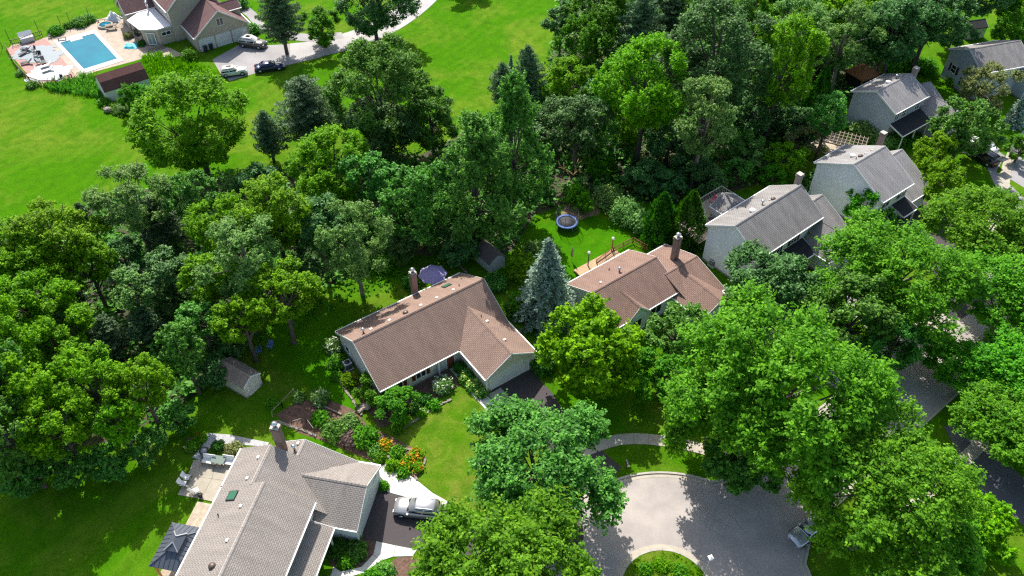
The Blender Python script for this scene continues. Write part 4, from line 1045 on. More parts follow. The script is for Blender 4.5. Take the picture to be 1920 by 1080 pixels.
def conifer(kind, r, seed):
    g = np.random.default_rng(seed)
    k = {'pine': 2.2, 'spruce': 2.0, 'cedar': 1.75}[kind]; h = 2*r*k*.72 if kind != 'cedar' else 2*r*1.55; c0 = {'pine': .22, 'spruce': .04, 'cedar': .0}[kind]*h
    P = []; D = []; T = []; L = []
    lev = max(8, int((h-c0)/(.50 if kind == 'pine' else .36)))
    if kind == 'cedar':
        n = int(5200*max(.5, r/2)); t = g.uniform(0, 1, n)**1.25; env = r*np.minimum(1, 1.2*(1-t)**.62)*(1 + .10*np.sin(7*g.uniform(0, 6.3, n)))
        a = g.uniform(0, 2*np.pi, n); lob = 1+.16*np.sin(a*5+t*9)+.1*np.sin(a*3-t*17); rad = env*np.sqrt(g.uniform(.55, 1, n))*lob
        P = np.stack([rad*np.cos(a), rad*np.sin(a), t*h+.1], 1); D = unit(np.stack([np.cos(a)*.5, np.sin(a)*.5, np.full(n, .9)], 1)+g.normal(size=(n, 3))*.3)
        T = np.clip(.5+.25*np.sin(a*5+t*9)+g.normal(size=n)*.2, 0, 1); L = g.uniform(.12, .24, n); W = L*.5
        N = unit(np.stack([np.cos(a), np.sin(a), np.full(n, .35)], 1)+g.normal(size=(n, 3))*.4)
    else:
        limbs = []
        for i in range(lev):
            t = i/(lev-1); z = c0 + (h-c0)*t
            env = r*((1-t)**.8*.96+.05) if kind == 'spruce' else r*(.05+1.0*(1-t)**.5*(.70+.30*min(1, t/.2)))
            nb = (9 if kind == 'spruce' else 7) if t < .8 else 5
            for j in range(nb):
                a = 2*np.pi*(j+g.uniform(-.3, .3))/nb + i*1.1; ln = env*g.uniform(.68, 1.12)
                if kind == 'pine' and g.random() < .12: continue
                dr = np.array([math.cos(a), math.sin(a), 0]); sag = (-.28 if kind == 'spruce' else .10)*ln
                limbs.append((z, a, ln))
                nt = max(3, int(ln/(.27 if kind == 'spruce' else .34)))
                for q in range(nt):
                    f = (q+.6)/nt; lift = sag*f*f + (.10*ln*f if kind == 'spruce' else .08*ln*f)
                    base = dr*ln*f + np.array([0, 0, z+lift])
                    side = np.array([-dr[1], dr[0], 0]); wv = (1-f)*ln*.30+.16
                    m = 9 if kind == 'spruce' else 15
                    off = g.uniform(-1, 1, (m, 1))*wv*(1.0 if kind == 'spruce' else 1.3)
                    P.append(base + side*off + g.normal(size=(m, 3))*.09)
                    if kind == 'spruce': dd = dr*.8 + side*np.sign(off)*.7 + g.normal(size=(m, 3))*.35 + np.array([0, 0, .1])
                    else: dd = dr*.5 + g.normal(size=(m, 3))*.75 + np.array([0, 0, .45])
                    D.append(unit(dd)); T.append(np.clip(g.uniform(.1, .9)*.6+.3*f + g.normal(size=m)*.15, 0, 1)); L.append(g.uniform(.16, .30, m) if kind == 'spruce' else g.uniform(.18, .34, m))
        P = np.concatenate(P); D = np.concatenate(D); T = np.concatenate(T); L = np.concatenate(L); W = L*(.36 if kind == 'spruce' else .26)
        N = unit(np.cross(D, g.normal(size=D.shape))+np.array([0, 0, .9])); N = unit(N - D*np.sum(N*D, 1, keepdims=True))
    B = unit(np.cross(N, D))
    P[:, 2] = np.maximum(P[:, 2], .1)
    crown = quads_mesh('crown', P, D*L[:, None], B*W[:, None], T, LEAF[kind])
    mb = MB(); tr = .028*h*.55+.05
    mb.tube([(0,0,-.15),(0,0,h*.3),(g.normal()*.03*r,g.normal()*.03*r,h*.7),(0,0,h*.97)], [tr*1.25, tr, tr*.5, tr*.08], 8)
    if kind != 'cedar':
        for (z, a, ln) in limbs[::3]:
            d = Vector((math.cos(a), math.sin(a), 0)); mb.tube([(0,0,z), d*ln*.55+Vector((0,0,z+.03*ln)), d*ln*.9+Vector((0,0,z+(-.15 if kind=='spruce' else .12)*ln))], [tr*.22, tr*.14, .012], 4, cap=False)
    return crown, mb.mesh('trunk')
CACHE = {}; CLASSES = (1.3, 2.0, 3.0, 4.3, 5.8, 7.6)
TREE_N = [0]
NAMES = dict(maple='maple_tree', dark='oak_tree', cone='maple_tree', lime='ash_tree', gold='maple_tree', locust='locust_tree', grey='poplar_tree', bright='linden_tree', olive='crabapple_tree', pine='pine_tree', spruce='spruce_tree', cedar='arborvitae_tree')
def tree(spec, px, py, rpx, label, group=None, sz=1.0, lift=0.0, cat='tree', var=None, name=None):
    TREE_N[0] += 1; n = TREE_N[0]
    con = spec in ('pine', 'spruce', 'cedar')
    r = rpx*mpp(px, py, 5.0)*(.96 if spec == 'locust' else .98)
    cls = min(CLASSES, key=lambda c: abs(math.log(c/r))); v = (n*7 % 2) if var is None else var
    key = (spec, cls, v)
    if key not in CACHE:
        CACHE[key] = conifer(spec, cls, hash((cls*10, v)) % 9999 + len(spec)) if con else broadleaf(spec, cls, int(cls*100)+v*13+sum(map(ord, spec)))
    crown, trunk = CACHE[key]; k = r/cls
    if con:
        h = k*(2*cls*{'pine': 2.2, 'spruce': 2.0}.get(spec, 0)*.72 if spec != 'cedar' else 2*cls*1.55)*sz; zc = h*.5
    else:
        zc = r*sz*(SPEC[spec]['clear'] + SPEC[spec]['kz'])
    p = gp(px, py, zc+lift)
    t = thing(name or NAMES[spec], label, cat, (p.x, p.y, 0), n*2.1, group)
    t.scale = (k, k, k*sz)
    zl = lift/(k*sz)
    part('trunk', trunk, M_BARKP if spec in ('grey', 'locust') else M_BARK, t, scale=(1+.04*lift, 1+.04*lift, 1+lift/zc))
    part('crown', crown, LEAF['maple'], t, (0, 0, zl))
    return t
SHRUBS = {}
def shrub(px, py, rpx, label, leaf='bright', bloom=None, kz=.8, group=None, name='shrub', dens=1.0, world=None, cat='shrub', z=0.0):
    r = rpx*mpp(px, py, .5) if world is None else rpx
    g = np.random.default_rng(int(px*7+py*3) % 99991)
    cls = min((.45, .8, 1.2, 1.8, 2.6), key=lambda c: abs(math.log(c/max(.1, r)))); v = int(px+py) % 2; key = (cls, v, leaf, round(kz, 1))
    if key not in SHRUBS:
        gg = np.random.default_rng(int(cls*31)+v*5+len(leaf)); nc = int(30+70*min(cls, 1.8)); m = 17
        d = unit(gg.normal(size=(nc, 3))); d[:, 2] = np.abs(d[:, 2])*.9-.12
        c = d*cls*gg.uniform(.5, .95, (nc, 1))*np.array([1, 1, kz*1.1]) + np.array([0, 0, cls*kz*.38])
        cc = np.repeat(c, m, 0); q = gg.normal(size=cc.shape)*(.10+.10*cls); P = cc+q; P[:, 2] = np.maximum(P[:, 2], .04)
        N = unit(np.repeat(d, m, 0)*.6+np.array([0, 0, .6])+gg.normal(size=cc.shape)*.45); S = gg.uniform(.7, 1.3, len(cc))*(.085+.055*min(cls, 2)); U, V = leaf_axes(gg, N, S, S*.6)
        T = np.clip(np.repeat(gg.uniform(.1, .9, nc), m)+gg.normal(size=len(cc))*.15, 0, 1)
        stem = MB()
        for k in range(7):
            a = k*.9; stem.tube([(0.05*math.cos(a), .05*math.sin(a), -.05), (cls*.3*math.cos(a), cls*.3*math.sin(a), cls*kz*.5), (cls*.6*math.cos(a), cls*.6*math.sin(a), cls*kz*.85)], [.03, .022, .008], 5, cap=False)
        SHRUBS[key] = (quads_mesh('foliage', P, U, V, T, LEAF[leaf]), stem.mesh('stem'), c)
    fo, st, cl = SHRUBS[key]
    p = gp(px, py, r*kz*.5) if world is None else Vector(world)
    t = thing(name, label, cat, (p.x, p.y, z), px*.37, group); k = r/cls; t.scale = (k, k, k)
    part('foliage', fo, LEAF[leaf], t); part('stem', st, M_BARK, t)
    if bloom:
        col, n = bloom; cb = cl[g.permutation(len(cl))[:n]]
        m = 14; cc = np.repeat(cb*1.16+np.array([0, 0, .04]), m, 0); P = cc+g.normal(size=cc.shape)*.10/k; P[:, 2] = np.maximum(P[:, 2], .1)
        N = unit(g.normal(size=cc.shape)*.6+np.array([0, 0, 1])); S = g.uniform(.07, .13, len(cc))/k; U, V = leaf_axes(g, N, S, S*.9)
        part('blossom', quads_mesh('blossom', P, U, V, g.uniform(0, 1, len(cc)), bloom_mat(col)), None, t)
    return t
def bloom_mat(col):
    cols = dict(white=((.62,.66,.45),(.85,.86,.74)), orange=((.62,.20,.01),(.85,.45,.02)), yellow=((.5,.55,.08),(.75,.78,.25)), red=((.5,.03,.03),(.7,.12,.08)), pink=((.6,.25,.25),(.8,.45,.42)))
    return leaf_mat('blossom_'+col, *cols[col], .2, .6, .2)

# ---- individual trees: species, photo position of the crown's middle, crown radius in photo pixels, label
W_ = 'trees of the wood on the left'; E_ = 'trees of the wood at the top'; ST_ = 'street trees by the turning circle'; YD_ = 'trees in the gardens'
TREES = [
 # street trees, near right
 ('locust', 1012, 876, 132, 'dense dark green locust between the ranch driveway and the turning circle', ST_, 1.0),
 ('locust', 955, 1068, 145, 'bright feathery locust covering the driveway end of the near house', ST_, 1.1),
 ('locust', 1465, 725, 165, 'broadest bright green locust in front of the reddish-brown-roofed house', ST_, 1.15),
 ('locust', 1345, 758, 100, 'bright green locust overhanging the sidewalk north of the turning circle', ST_, 1.1),
 ('maple', 1400, 850, 75, 'dark leafy maple leaning over the kerb of the turning circle', ST_, 1.0),
 ('locust', 1655, 925, 160, 'pale airy locust with the street showing through its crown', ST_, 1.0),
 ('gold', 1845, 985, 58, 'yellow-green maple at the right edge below the dark driveway', ST_, .9),
 ('locust', 1770, 1020, 80, 'lower leafy locust touching the yellow-green maple', ST_, .8),
 ('locust', 1680, 515, 125, 'broad locust crown below the white house with the flag', ST_, .95),
 ('maple', 1598, 588, 84, 'darker maple between the white house and the broad locusts', ST_, .95),
 ('locust', 1850, 425, 98, 'open feathery locust by the curved sidewalk on the right edge', ST_, .95),
 ('locust', 1895, 560, 100, 'pale green locust at the right edge of the street', ST_, .95),
 ('locust', 1795, 680, 62, 'airy locust casting dapples on the sunlit street', ST_, .8),
 ('locust', 1905, 690, 85, 'leafy locust at the right edge beyond the airy dappling locust', ST_, .95),
 ('locust', 1888, 795, 82, 'leafy locust shading the right-hand sidewalk', ST_, .9),
 ('maple', 1680, 640, 60, 'dark maple beside the upper street kerb', ST_, 1.0),
 ('dark', 1455, 537, 78, 'round dark tree in front of the white house beside the brown one', YD_, .85),
 # gardens
 ('gold', 1112, 655, 86, 'rounded golden-green maple right of the ranch garage', YD_, .95),
 ('maple', 1268, 622, 62, 'mid-green maple in front of the reddish-brown gables', YD_, .8),
 ('bright', 1240, 705, 60, 'fresh green tree next to the golden-green maple', YD_, .85),
 ('spruce', 1026, 528, 68, 'blue spruce between the two brown-roofed houses', YD_, 1.05),
 ('cedar', 1240, 408, 33, 'dark columnar arborvitae nearest the trampoline lawn', YD_, 1.15),
 ('cedar', 1292, 412, 36, 'dark columnar arborvitae against the white house wall', YD_, 1.2),
 ('maple', 1812, 238, 58, 'round dark maple with yellow patches in front of the blue-grey house', YD_, .9),
 ('lime', 1752, 283, 40, 'yellow-green tree beside the round dark maple', YD_, 1.0),
 ('lime', 1765, 338, 42, 'yellow-green tree by the black driveway of the white house', YD_, 1.0),
 ('olive', 1850, 165, 50, 'olive-pink crabapple in front of the grey-sided house', YD_, .9),
 ('spruce', 1912, 205, 24, 'small blue spruce at the right edge near the crabapple', YD_, 1.0),
 ('bright', 1915, 35, 52, 'bright green tree in the top right corner', YD_, 1.0),
 ('bright', 1915, 278, 28, 'green tree at the right edge beside the curved sidewalk', YD_, 1.0),
 ('bright', 1625, 388, 36, 'leafy tree against the white gable wall of the flag house', YD_, 1.2),
 ('maple', 1655, 412, 26, 'small round tree by the flag house entrance', YD_, 1.0),
 ('bright', 695, 728, 33, 'low spreading tree at the front corner of the ranch house', YD_, .85),
 ('bright', 742, 757, 38, 'low spreading tree in front of the ranch house windows', YD_, .8),
 ('grey', 662, 452, 62, 'pale grey-green poplar behind the ranch house lawn', YD_, 1.15),
 # centre row of maples
 ('cone', 897, 335, 82, 'tall pointed maple directly behind the purple parasol', YD_, 1.08),
 ('cone', 965, 265, 66, 'tall maple behind the pointed one, left of the fallen conifer', YD_, 1.35),
 ('maple', 790, 380, 68, 'leafy maple left of the tall pointed maple', YD_, 1.1),
 ('maple', 712, 168, 92, 'big rounded maple standing on the edge of the estate lawn', YD_, 1.0),
 ('maple', 808, 220, 52, 'smaller maple touching the big rounded maple', YD_, 1.1),
 ('dark', 712, 245, 62, 'shaded understorey tree below the big rounded maple', YD_, .9),
 ('pine', 575, 215, 78, 'dense grey-green pine left of the big rounded maple', YD_, .62),
 ('pine', 503, 258, 40, 'sparse pine with a bare stem on the estate lawn edge', YD_, .9),
 ('lime', 358, 225, 98, 'large yellow-green tree in front of the barn shed', YD_, .9),
 ('pine', 988, 152, 44, 'tall pointed pine at the near edge of the open lawn', YD_, 1.0),
 ('pine', 942, 165, 36, 'shorter pine beside the tall pointed pine', YD_, .9),
 ('spruce', 958, 120, 8, 'slim grey spruce tip among the pines', YD_, 1.6),
 ('pine', 524, 32, 50, 'dark pine beside the parked black-and-white SUV', YD_, .95),
 ('bright', 603, 48, 38, 'yellow-green tree on the drive island', YD_, .95),
 ('dark', 698, 5, 60, 'dark spreading tree shading the long drive', YD_, .95),
 ('dark', 862, -85, 45, 'dark tree at the top edge beside the long drive', YD_, .9),
 ('bright', 245, 182, 22, 'small leafy tree at the corner of the barn shed', YD_, 1.2),
 # left wood
 ('lime', 95, 452, 72, 'yellow-green tree at the lawn edge of the left wood', W_, .9),
 ('lime', 20, 480, 66, 'yellow-green tree at the left edge nearest the estate lawn', W_, .9),
 ('lime', 160, 492, 50, 'yellow-green tree behind the bare dead branches', W_, .9),
 ('lime', 55, 560, 62, 'yellow-green tree left of the bare dead branches', W_, .9),
 ('lime', 5, 640, 66, 'mid-green tree on the left edge of the wood', W_, .9),
 ('lime', 112, 645, 74, 'yellow-green tree below the bare dead branches', W_, .95),
 ('lime', 35, 730, 64, 'green tree at the left edge above the shaded lawn', W_, .9),
 ('lime', 165, 712, 58, 'yellow-green tree over the shaded lawn corner', W_, .85),
 ('lime', 262, 722, 54, 'yellow-green tree reaching over the shaded lawn', W_, .8),
 ('lime', 105, 790, 58, 'yellow-green tree closing the wood above the shaded lawn', W_, .8),
 ('maple', 15, 815, 60, 'lowest green tree at the left edge of the wood', W_, .8),
 ('lime', 220, 790, 40, 'small yellow-green tree at the front of the wood', W_, .8),
 ('pine', 205, 632, 50, 'green conifer among the yellow-green trees', W_, .7),
 ('pine', 272, 612, 42, 'green conifer beside the shaded gap in the wood', W_, .7),
 ('maple', 340, 655, 42, 'dark leafy tree behind the weathered garden shed', W_, .9),
 ('maple', 375, 600, 40, 'shaded tree in the middle of the left wood', W_, .9),
 ('grey', 250, 545, 40, 'grey-leaved tree in the shaded gap', W_, .8),
 ('dark', 305, 512, 48, 'dark tree filling the gap in the left wood', W_, .8),
 ('grey', 242, 372, 62, 'pale willow-like tree on the lawn edge of the wood', W_, .85),
 ('pine', 300, 420, 58, 'soft grey-green pine leaning in the left wood', W_, .7),
 ('maple', 355, 372, 46, 'mid-green tree behind the soft grey-green pine', W_, 1.0),
 ('lime', 425, 420, 58, 'light green tree in the upper part of the left wood', W_, 1.0),
 ('lime', 512, 400, 66, 'light green tree next to the shaded forked trunk', W_, 1.0),
 ('grey', 455, 480, 70, 'rounded grey-green tree in the centre of the left wood', W_, .9),
 ('lime', 392, 520, 52, 'yellow-tinged tree in the centre of the left wood', W_, .9),
 ('lime', 525, 545, 60, 'light green tree above the blue lawn chairs', W_, .9),
 ('lime', 452, 590, 50, 'light green tree leaning over the garden shed', W_, .9),
 ('lime', 622, 305, 74, 'pale green tree at the lawn edge below the grey-green pine', W_, 1.0),
 ('dark', 592, 420, 52, 'dark tree with forked trunk beside the pale poplar', W_, 1.0),
 ('pine', 155, 405, 20, 'narrow dark conifer on the estate lawn edge', W_, .9),
 ('maple', 690, 330, 50, 'shaded tree under the big rounded maple', W_, .8),
 ('dark', 860, 430, 50, 'dark understorey tree below the tall pointed maple', W_, .8),
 # wood across the top
 ('dark', 1342, 98, 90, 'broad dark oak in the middle of the top wood', E_, 1.0),
 ('lime', 1212, 150, 74, 'bright yellow-green tree beside the broad dark oak', E_, 1.1),
 ('lime', 1182, 228, 38, 'small yellow-green tree above the fallen conifer', E_, 1.2),
 ('grey', 1322, 215, 62, 'pale mid-green tree in front of the broad dark oak', E_, 1.0),
 ('lime', 1472, 112, 58, 'tall golden-green tree right of the broad dark oak', E_, 1.35),
 ('cedar', 1538, 175, 24, 'dark narrow conifer near the cedar gazebo', E_, 1.5),
 ('maple', 1555, 215, 40, 'mid-green tree beside the blue-grey house wall', E_, .9),
 ('grey', 1588, 66, 50, 'dusky grey-green tree above the cedar gazebo', E_, 1.0),
 ('bright', 1100, 82, 50, 'fresh green tree with pale trunk left of the bright yellow one', E_, 1.2),
 ('lime', 1068, 150, 38, 'yellow-green tree beside the tall pointed pine', E_, 1.1),
 ('dark', 1052, 38, 30, 'dark bushy spruce-like tree on the open lawn edge', E_, 1.0),
 ('bright', 1120, 18, 52, 'bright green tree at the top edge', E_, .9),
 ('pine', 1198, 62, 56, 'tall grey-green pine at the top of the wood', E_, .9),
 ('pine', 1258, 40, 50, 'dark pine with a visible stem in the top wood', E_, .95),
 ('grey', 1350, 25, 50, 'grey-green tree behind the broad dark oak', E_, .9),
 ('lime', 1412, 26, 48, 'yellow-green tree at the top edge behind the grey-green one', E_, .9),
 ('grey', 1490, 50, 50, 'grey-green tree behind the tall golden-green one', E_, .9),
 ('gold', 1555, 26, 52, 'golden-green tree at the top edge right of centre', E_, .9),
 ('lime', 1628, 28, 50, 'yellow-green tree at the top edge beside the dark oaks', E_, .9),
 ('dark', 1685, 52, 60, 'dark oak behind the blue-grey house', E_, .95),
 ('dark', 1752, 22, 55, 'dark oak beside the small grey shed', E_, 1.0),
 ('dark', 1668, 70, 40, 'shaded dark tree right of the cedar gazebo', E_, .9),
 ('dark', 1082, 225, 50, 'dark tree in the shaded gap left of the small yellow-green tree', E_, .9),
 ('maple', 1122, 250, 44, 'leafy tree just above the fallen conifer', E_, 1.0),
 ('dark', 1255, 265, 48, 'dark understorey tree between the pale and yellow-green trees', E_, .8),
 ('dark', 1415, 205, 50, 'dark understorey tree below the golden-green one', E_, .8),
 ('dark', 1462, 215, 40, 'shaded tree above the garden of the white houses', E_, .8),
 ('dark', 1300, 300, 40, 'low dark tree at the garden side of the top wood', E_, .8),
 ('maple', 1395, 275, 36, 'low leafy tree at the garden side of the top wood', E_, .8),
 ('lime', 1290, 18, 38, 'yellow-green tree at the top edge beside the dark pine', E_, .9),
 ('lime', 1020, 180, 26, 'low yellow-green tree at the foot of the pines', E_, .9),
 ('dark', 1210, 330, 40, 'low dark tree behind the grey-green hedge', E_, .7),
 ('grey', 1405, 290, 30, 'silvery sapling in the shaded garden', E_, .8),
 ('lime', 1475, 300, 36, 'light green tree in the garden of the white house', E_, .9),
 ('olive', 1515, 262, 38, 'olive-green tree beside the timber garden deck', E_, .8),
 ('bright', 1450, 330, 26, 'bright little tree above the raised deck', E_, .9),
 # just outside the frame
 ('locust', 2010, 860, 90, 'locust beyond the right edge by the sidewalk', ST_, 1.0),
 ('maple', -70, 700, 80, 'maple beyond the left edge of the wood', W_, 1.0),
 ('lime', -75, 560, 75, 'ash beyond the left edge of the wood', W_, 1.0),
 ('dark', 1430, -60, 60, 'oak beyond the top edge behind the golden-green tree', E_, 1.0),
 ('maple', 1230, -50, 55, 'maple beyond the top edge behind the pines', E_, 1.0),
 ('dark', 1620, -60, 60, 'oak beyond the top edge behind the yellow-green trees', E_, 1.0),
 ('dark', 1840, -40, 60, 'oak beyond the top right edge', E_, 1.0),
]
for (sp, x, y, rp, lb, gr, sz) in TREES:
    low = 'understorey' in lb or 'low ' in lb or 'sapling' in lb or 'little' in lb or sp in ('pine', 'cedar', 'spruce') or 'garden of' in lb or 'deck' in lb
    lift = 0.0 if low else (3.8 if y > 690 else 3.0 if y > 600 else 4.0) if gr == W_ else 4.0 if gr == E_ else 1.2 if 'poplar behind' in lb else 0.0
    if 'just above the fallen' in lb or 'above the fallen' in lb: lift = 0.0
    if gr == W_ and y > 600 and not low: sz *= 1.4
    t = tree(sp, x, y, rp, lb, gr, sz, lift)
    if lb.startswith('dense dark green locust'):
        for c in t.children:
            if c.name.startswith('crown'): c.material_slots[0].link = 'OBJECT'; c.material_slots[0].material = LEAF['maple']

# ---- shrubs: position, radius in photo pixels, leaf, bloom
SH = 'garden shrubs'
for (x, y, rp, lb, lf, bl, kz) in [
 (625, 648, 17, 'white-flowering hydrangea at the rear corner of the ranch house', 'grey', ('white', 26), .9),
 (632, 680, 16, 'leafy shrub with pink blooms beside the air conditioner', 'bright', ('pink', 5), .9),
 (630, 705, 9, 'small leafy shrub between the lawn and the air conditioner', 'bright', None, .9),
 (655, 712, 15, 'orange-flowering shrub beside the ranch house bed', 'lime', ('orange', 6), .9),
 (775, 765, 12, 'dark clipped shrub under the ranch house window', 'cedar', None, .8),
 (797, 748, 12, 'round dark shrub beside the white front hydrangea', 'cedar', None, .8),
 (830, 722, 19, 'white-flowering hydrangea beside the front walk', 'grey', ('white', 30), .8),
 (862, 690, 12, 'dark shrub next to the entrance of the ranch house', 'cedar', None, .9),
 (875, 705, 14, 'dark leafy shrub along the garage side wall', 'maple', ('yellow', 8), .8),
 (888, 722, 14, 'yellow-flowering hydrangea halfway along the garage wall', 'maple', ('yellow', 26), .8),
 (870, 712, 9, 'small yellow hydrangea near the walk', 'bright', ('yellow', 20), .8),
 (903, 735, 12, 'yellow hydrangea at the garage corner', 'maple', ('yellow', 16), .8),
 (1018, 682, 22, 'clipped round evergreen at the garage corner of the ranch house', 'cedar', None, 1.0),
 (760, 790, 10, 'low flowering plant at the bed edge', 'lime', ('yellow', 4), .5),
 (790, 775, 9, 'low leafy plant along the curved bed edge', 'lime', ('white', 3), .5),
 (815, 760, 10, 'low plant at the end of the front bed', 'bright', None, .6),
 (745, 802, 12, 'bushy plant where the front bed meets the corner tree', 'bright', None, .7),
 (600, 745, 18, 'pale-flowering bush at the fenced plot corner', 'grey', ('white', 12), .9),
 (512, 755, 12, 'thin leafy bush by the wire fence', 'bright', None, 1.0),
 (560, 745, 11, 'grey-leaved bush in the fenced plot', 'grey', None, .8),
 (600, 785, 16, 'leafy green bush inside the fenced plot', 'bright', None, .8),
 (628, 808, 22, 'mid-green bush in the garden above the chimney house', 'maple', None, .8),
 (655, 792, 18, 'dusty green bush beside the plum one', 'grey', None, .8),
 (660, 825, 20, 'plum-leaved bush in the middle of the garden', 'plum', None, .8),
 (684, 820, 24, 'round bright green bush beside the plum-leaved one', 'bright', None, .9),
 (722, 836, 13, 'orange-flowering clump in the round bed', 'lime', ('orange', 46), .7),
 (745, 850, 15, 'green perennial clump inside the round bed', 'bright', None, .6),
 (765, 868, 14, 'golden perennial clump in the round bed', 'lime', ('orange', 18), .6),
 (780, 855, 14, 'orange-flowering clump at the stone edge of the round bed', 'lime', ('orange', 46), .7),
 (782, 876, 10, 'yellow-orange clump at the tip of the round bed', 'lime', ('orange', 26), .7),
 (735, 873, 11, 'strappy green plant along the garage path', 'lime', None, .8),
 (755, 886, 10, 'leafy plant at the lower bed edge', 'bright', None, .7),
 (712, 858, 12, 'leafy plant beside the garage path', 'bright', None, .7),
 (705, 845, 14, 'dark plant behind the orange-flowering clump', 'maple', None, .7),
 (720, 912, 8, 'small round shrub at the garage corner of the near house', 'bright', None, .9),
 (635, 1028, 20, 'dark shrub by the porch of the near house', 'cedar', None, .8),
 (668, 1032, 20, 'dark spreading shrub in the entry bed', 'maple', None, .7),
 (650, 1052, 14, 'bright-leaved shrub at the entry walk', 'bright', None, .7),
 (720, 1072, 18, 'leafy shrub below the entry walk', 'maple', None, .7),
 (700, 1085, 20, 'leafy shrub at the bottom edge by the entry walk', 'bright', None, .7),
 (409, 836, 11, 'dark ball-shaped boxwood by the patio', 'cedar', None, .95),
 (440, 842, 14, 'olive round shrub beside the dark boxwood', 'olive', None, .9),
 (362, 836, 13, 'leafy clump in the patio flower bed', 'bright', ('yellow', 6), .6),
 (376, 822, 11, 'red-orange flower clump in the patio bed', 'lime', ('red', 8), .6),
 (985, 505, 32, 'yellow-green bush behind the blue spruce', 'lime', None, 1.2),
 (974, 572, 28, 'fresh green bush at the foot of the blue spruce', 'bright', None, 1.0),
 (930, 530, 20, 'dark bush behind the ranch roof corner', 'maple', None, 1.0),
 (1003, 470, 22, 'silvery bush above the blue spruce', 'grey', None, 1.0),
 (1035, 470, 15, 'silvery bush beside the blue spruce tip', 'grey', None, 1.0),
 (1140, 372, 30, 'grey-green hedge bush nearest the trampoline', 'grey', None, 1.0),
 (1172, 398, 32, 'grey-green hedge bush in the middle of the row', 'grey', None, 1.0),
 (1205, 418, 28, 'grey-green hedge bush nearest the arborvitae', 'grey', None, 1.0),
 (1525, 345, 26, 'dark rounded bush beside the tall chimney', 'maple', None, 1.0),
 (1622, 245, 26, 'silvery bush left of the red chimney', 'grey', None, .8),
 (1655, 262, 22, 'silvery bush under the blue-grey wall', 'grey', None, .8),
 (1560, 225, 26, 'silvery bush above the pergola', 'grey', None, .8),
 (1680, 262, 18, 'leafy bush by the black porch roof', 'maple', None, .9),
 (1712, 268, 14, 'bright hedge under the black porch', 'bright', None, .6),
 (1705, 118, 22, 'bright hedge bush behind the brick chimney', 'bright', None, .8),
 (1735, 125, 22, 'green hedge bush beside the grey-sided house', 'bright', None, .8),
 (1670, 125, 16, 'leafy bush right of the cedar gazebo', 'bright', None, .9),
 (1790, 152, 16, 'flowering garden clump beside the grey side wall', 'lime', ('pink', 6), .6),
 (1240, 1062, 14, 'low green plant on the island of the turning circle', 'lime', None, .5),
 (1210, 1070, 12, 'low green plant at the left of the island', 'bright', None, .5),
 (1275, 1072, 14, 'low green plant at the right of the island', 'bright', None, .5),
 (1390, 470, 0, '', 'maple', None, 1),
 (355, 105, 14, 'round green bush at the garage corner of the tan house', 'bright', None, 1.0),
 (240, 67, 8, 'leafy bush by the sunroom steps', 'olive', None, .9),
 (265, 82, 7, 'dark bush beside the sunroom door', 'cedar', None, 1.0),
 (472, 55, 14, 'dark bush at the right garage corner', 'maple', None, .9),
 (450, 8, 14, 'dark clipped bush behind the tan house', 'maple', None, .9),
 (150, 42, 16, 'leafy hedge bush along the pool fence', 'maple', None, .6),
 (165, 36, 13, 'leafy hedge bush at the far end of the pool fence', 'maple', None, .6),
 (105, 58, 14, 'leafy bush between the pool fence posts', 'bright', None, .6),
 (128, 48, 9, 'low bush beside the pool gate', 'bright', None, .6),
 (38, 138, 8, 'leafy bush outside the low pool railing', 'maple', None, .6),
 (60, 160, 10, 'leafy bush below the pool railing corner', 'maple', None, .6),
 (195, 192, 12, 'bushy plant at the near corner of the barn shed', 'bright', None, .7),
 (225, 205, 14, 'pale bushy plant in the wild bed below the barn shed', 'grey', None, .6),
 (268, 175, 18, 'leafy bush against the barn shed wall', 'bright', None, 1.0),
 (735, 600, 0, '', 'maple', None, 1),
 (1345, 560, 0, '', 'maple', None, 1),
 (770, 530, 13, 'ivy mound climbing the ranch house chimney', 'cedar', None, 1.6),
 (720, 500, 18, 'wild leafy clump beside the chimney lawn', 'bright', None, .7),
 (700, 492, 18, 'wild leafy clump under the pale poplar', 'bright', None, .6),
 (750, 485, 16, 'garden clump beyond the purple parasol', 'maple', None, .7),
]:
    if rp: shrub(x, y, rp, lb, lf, bl, kz, SH)

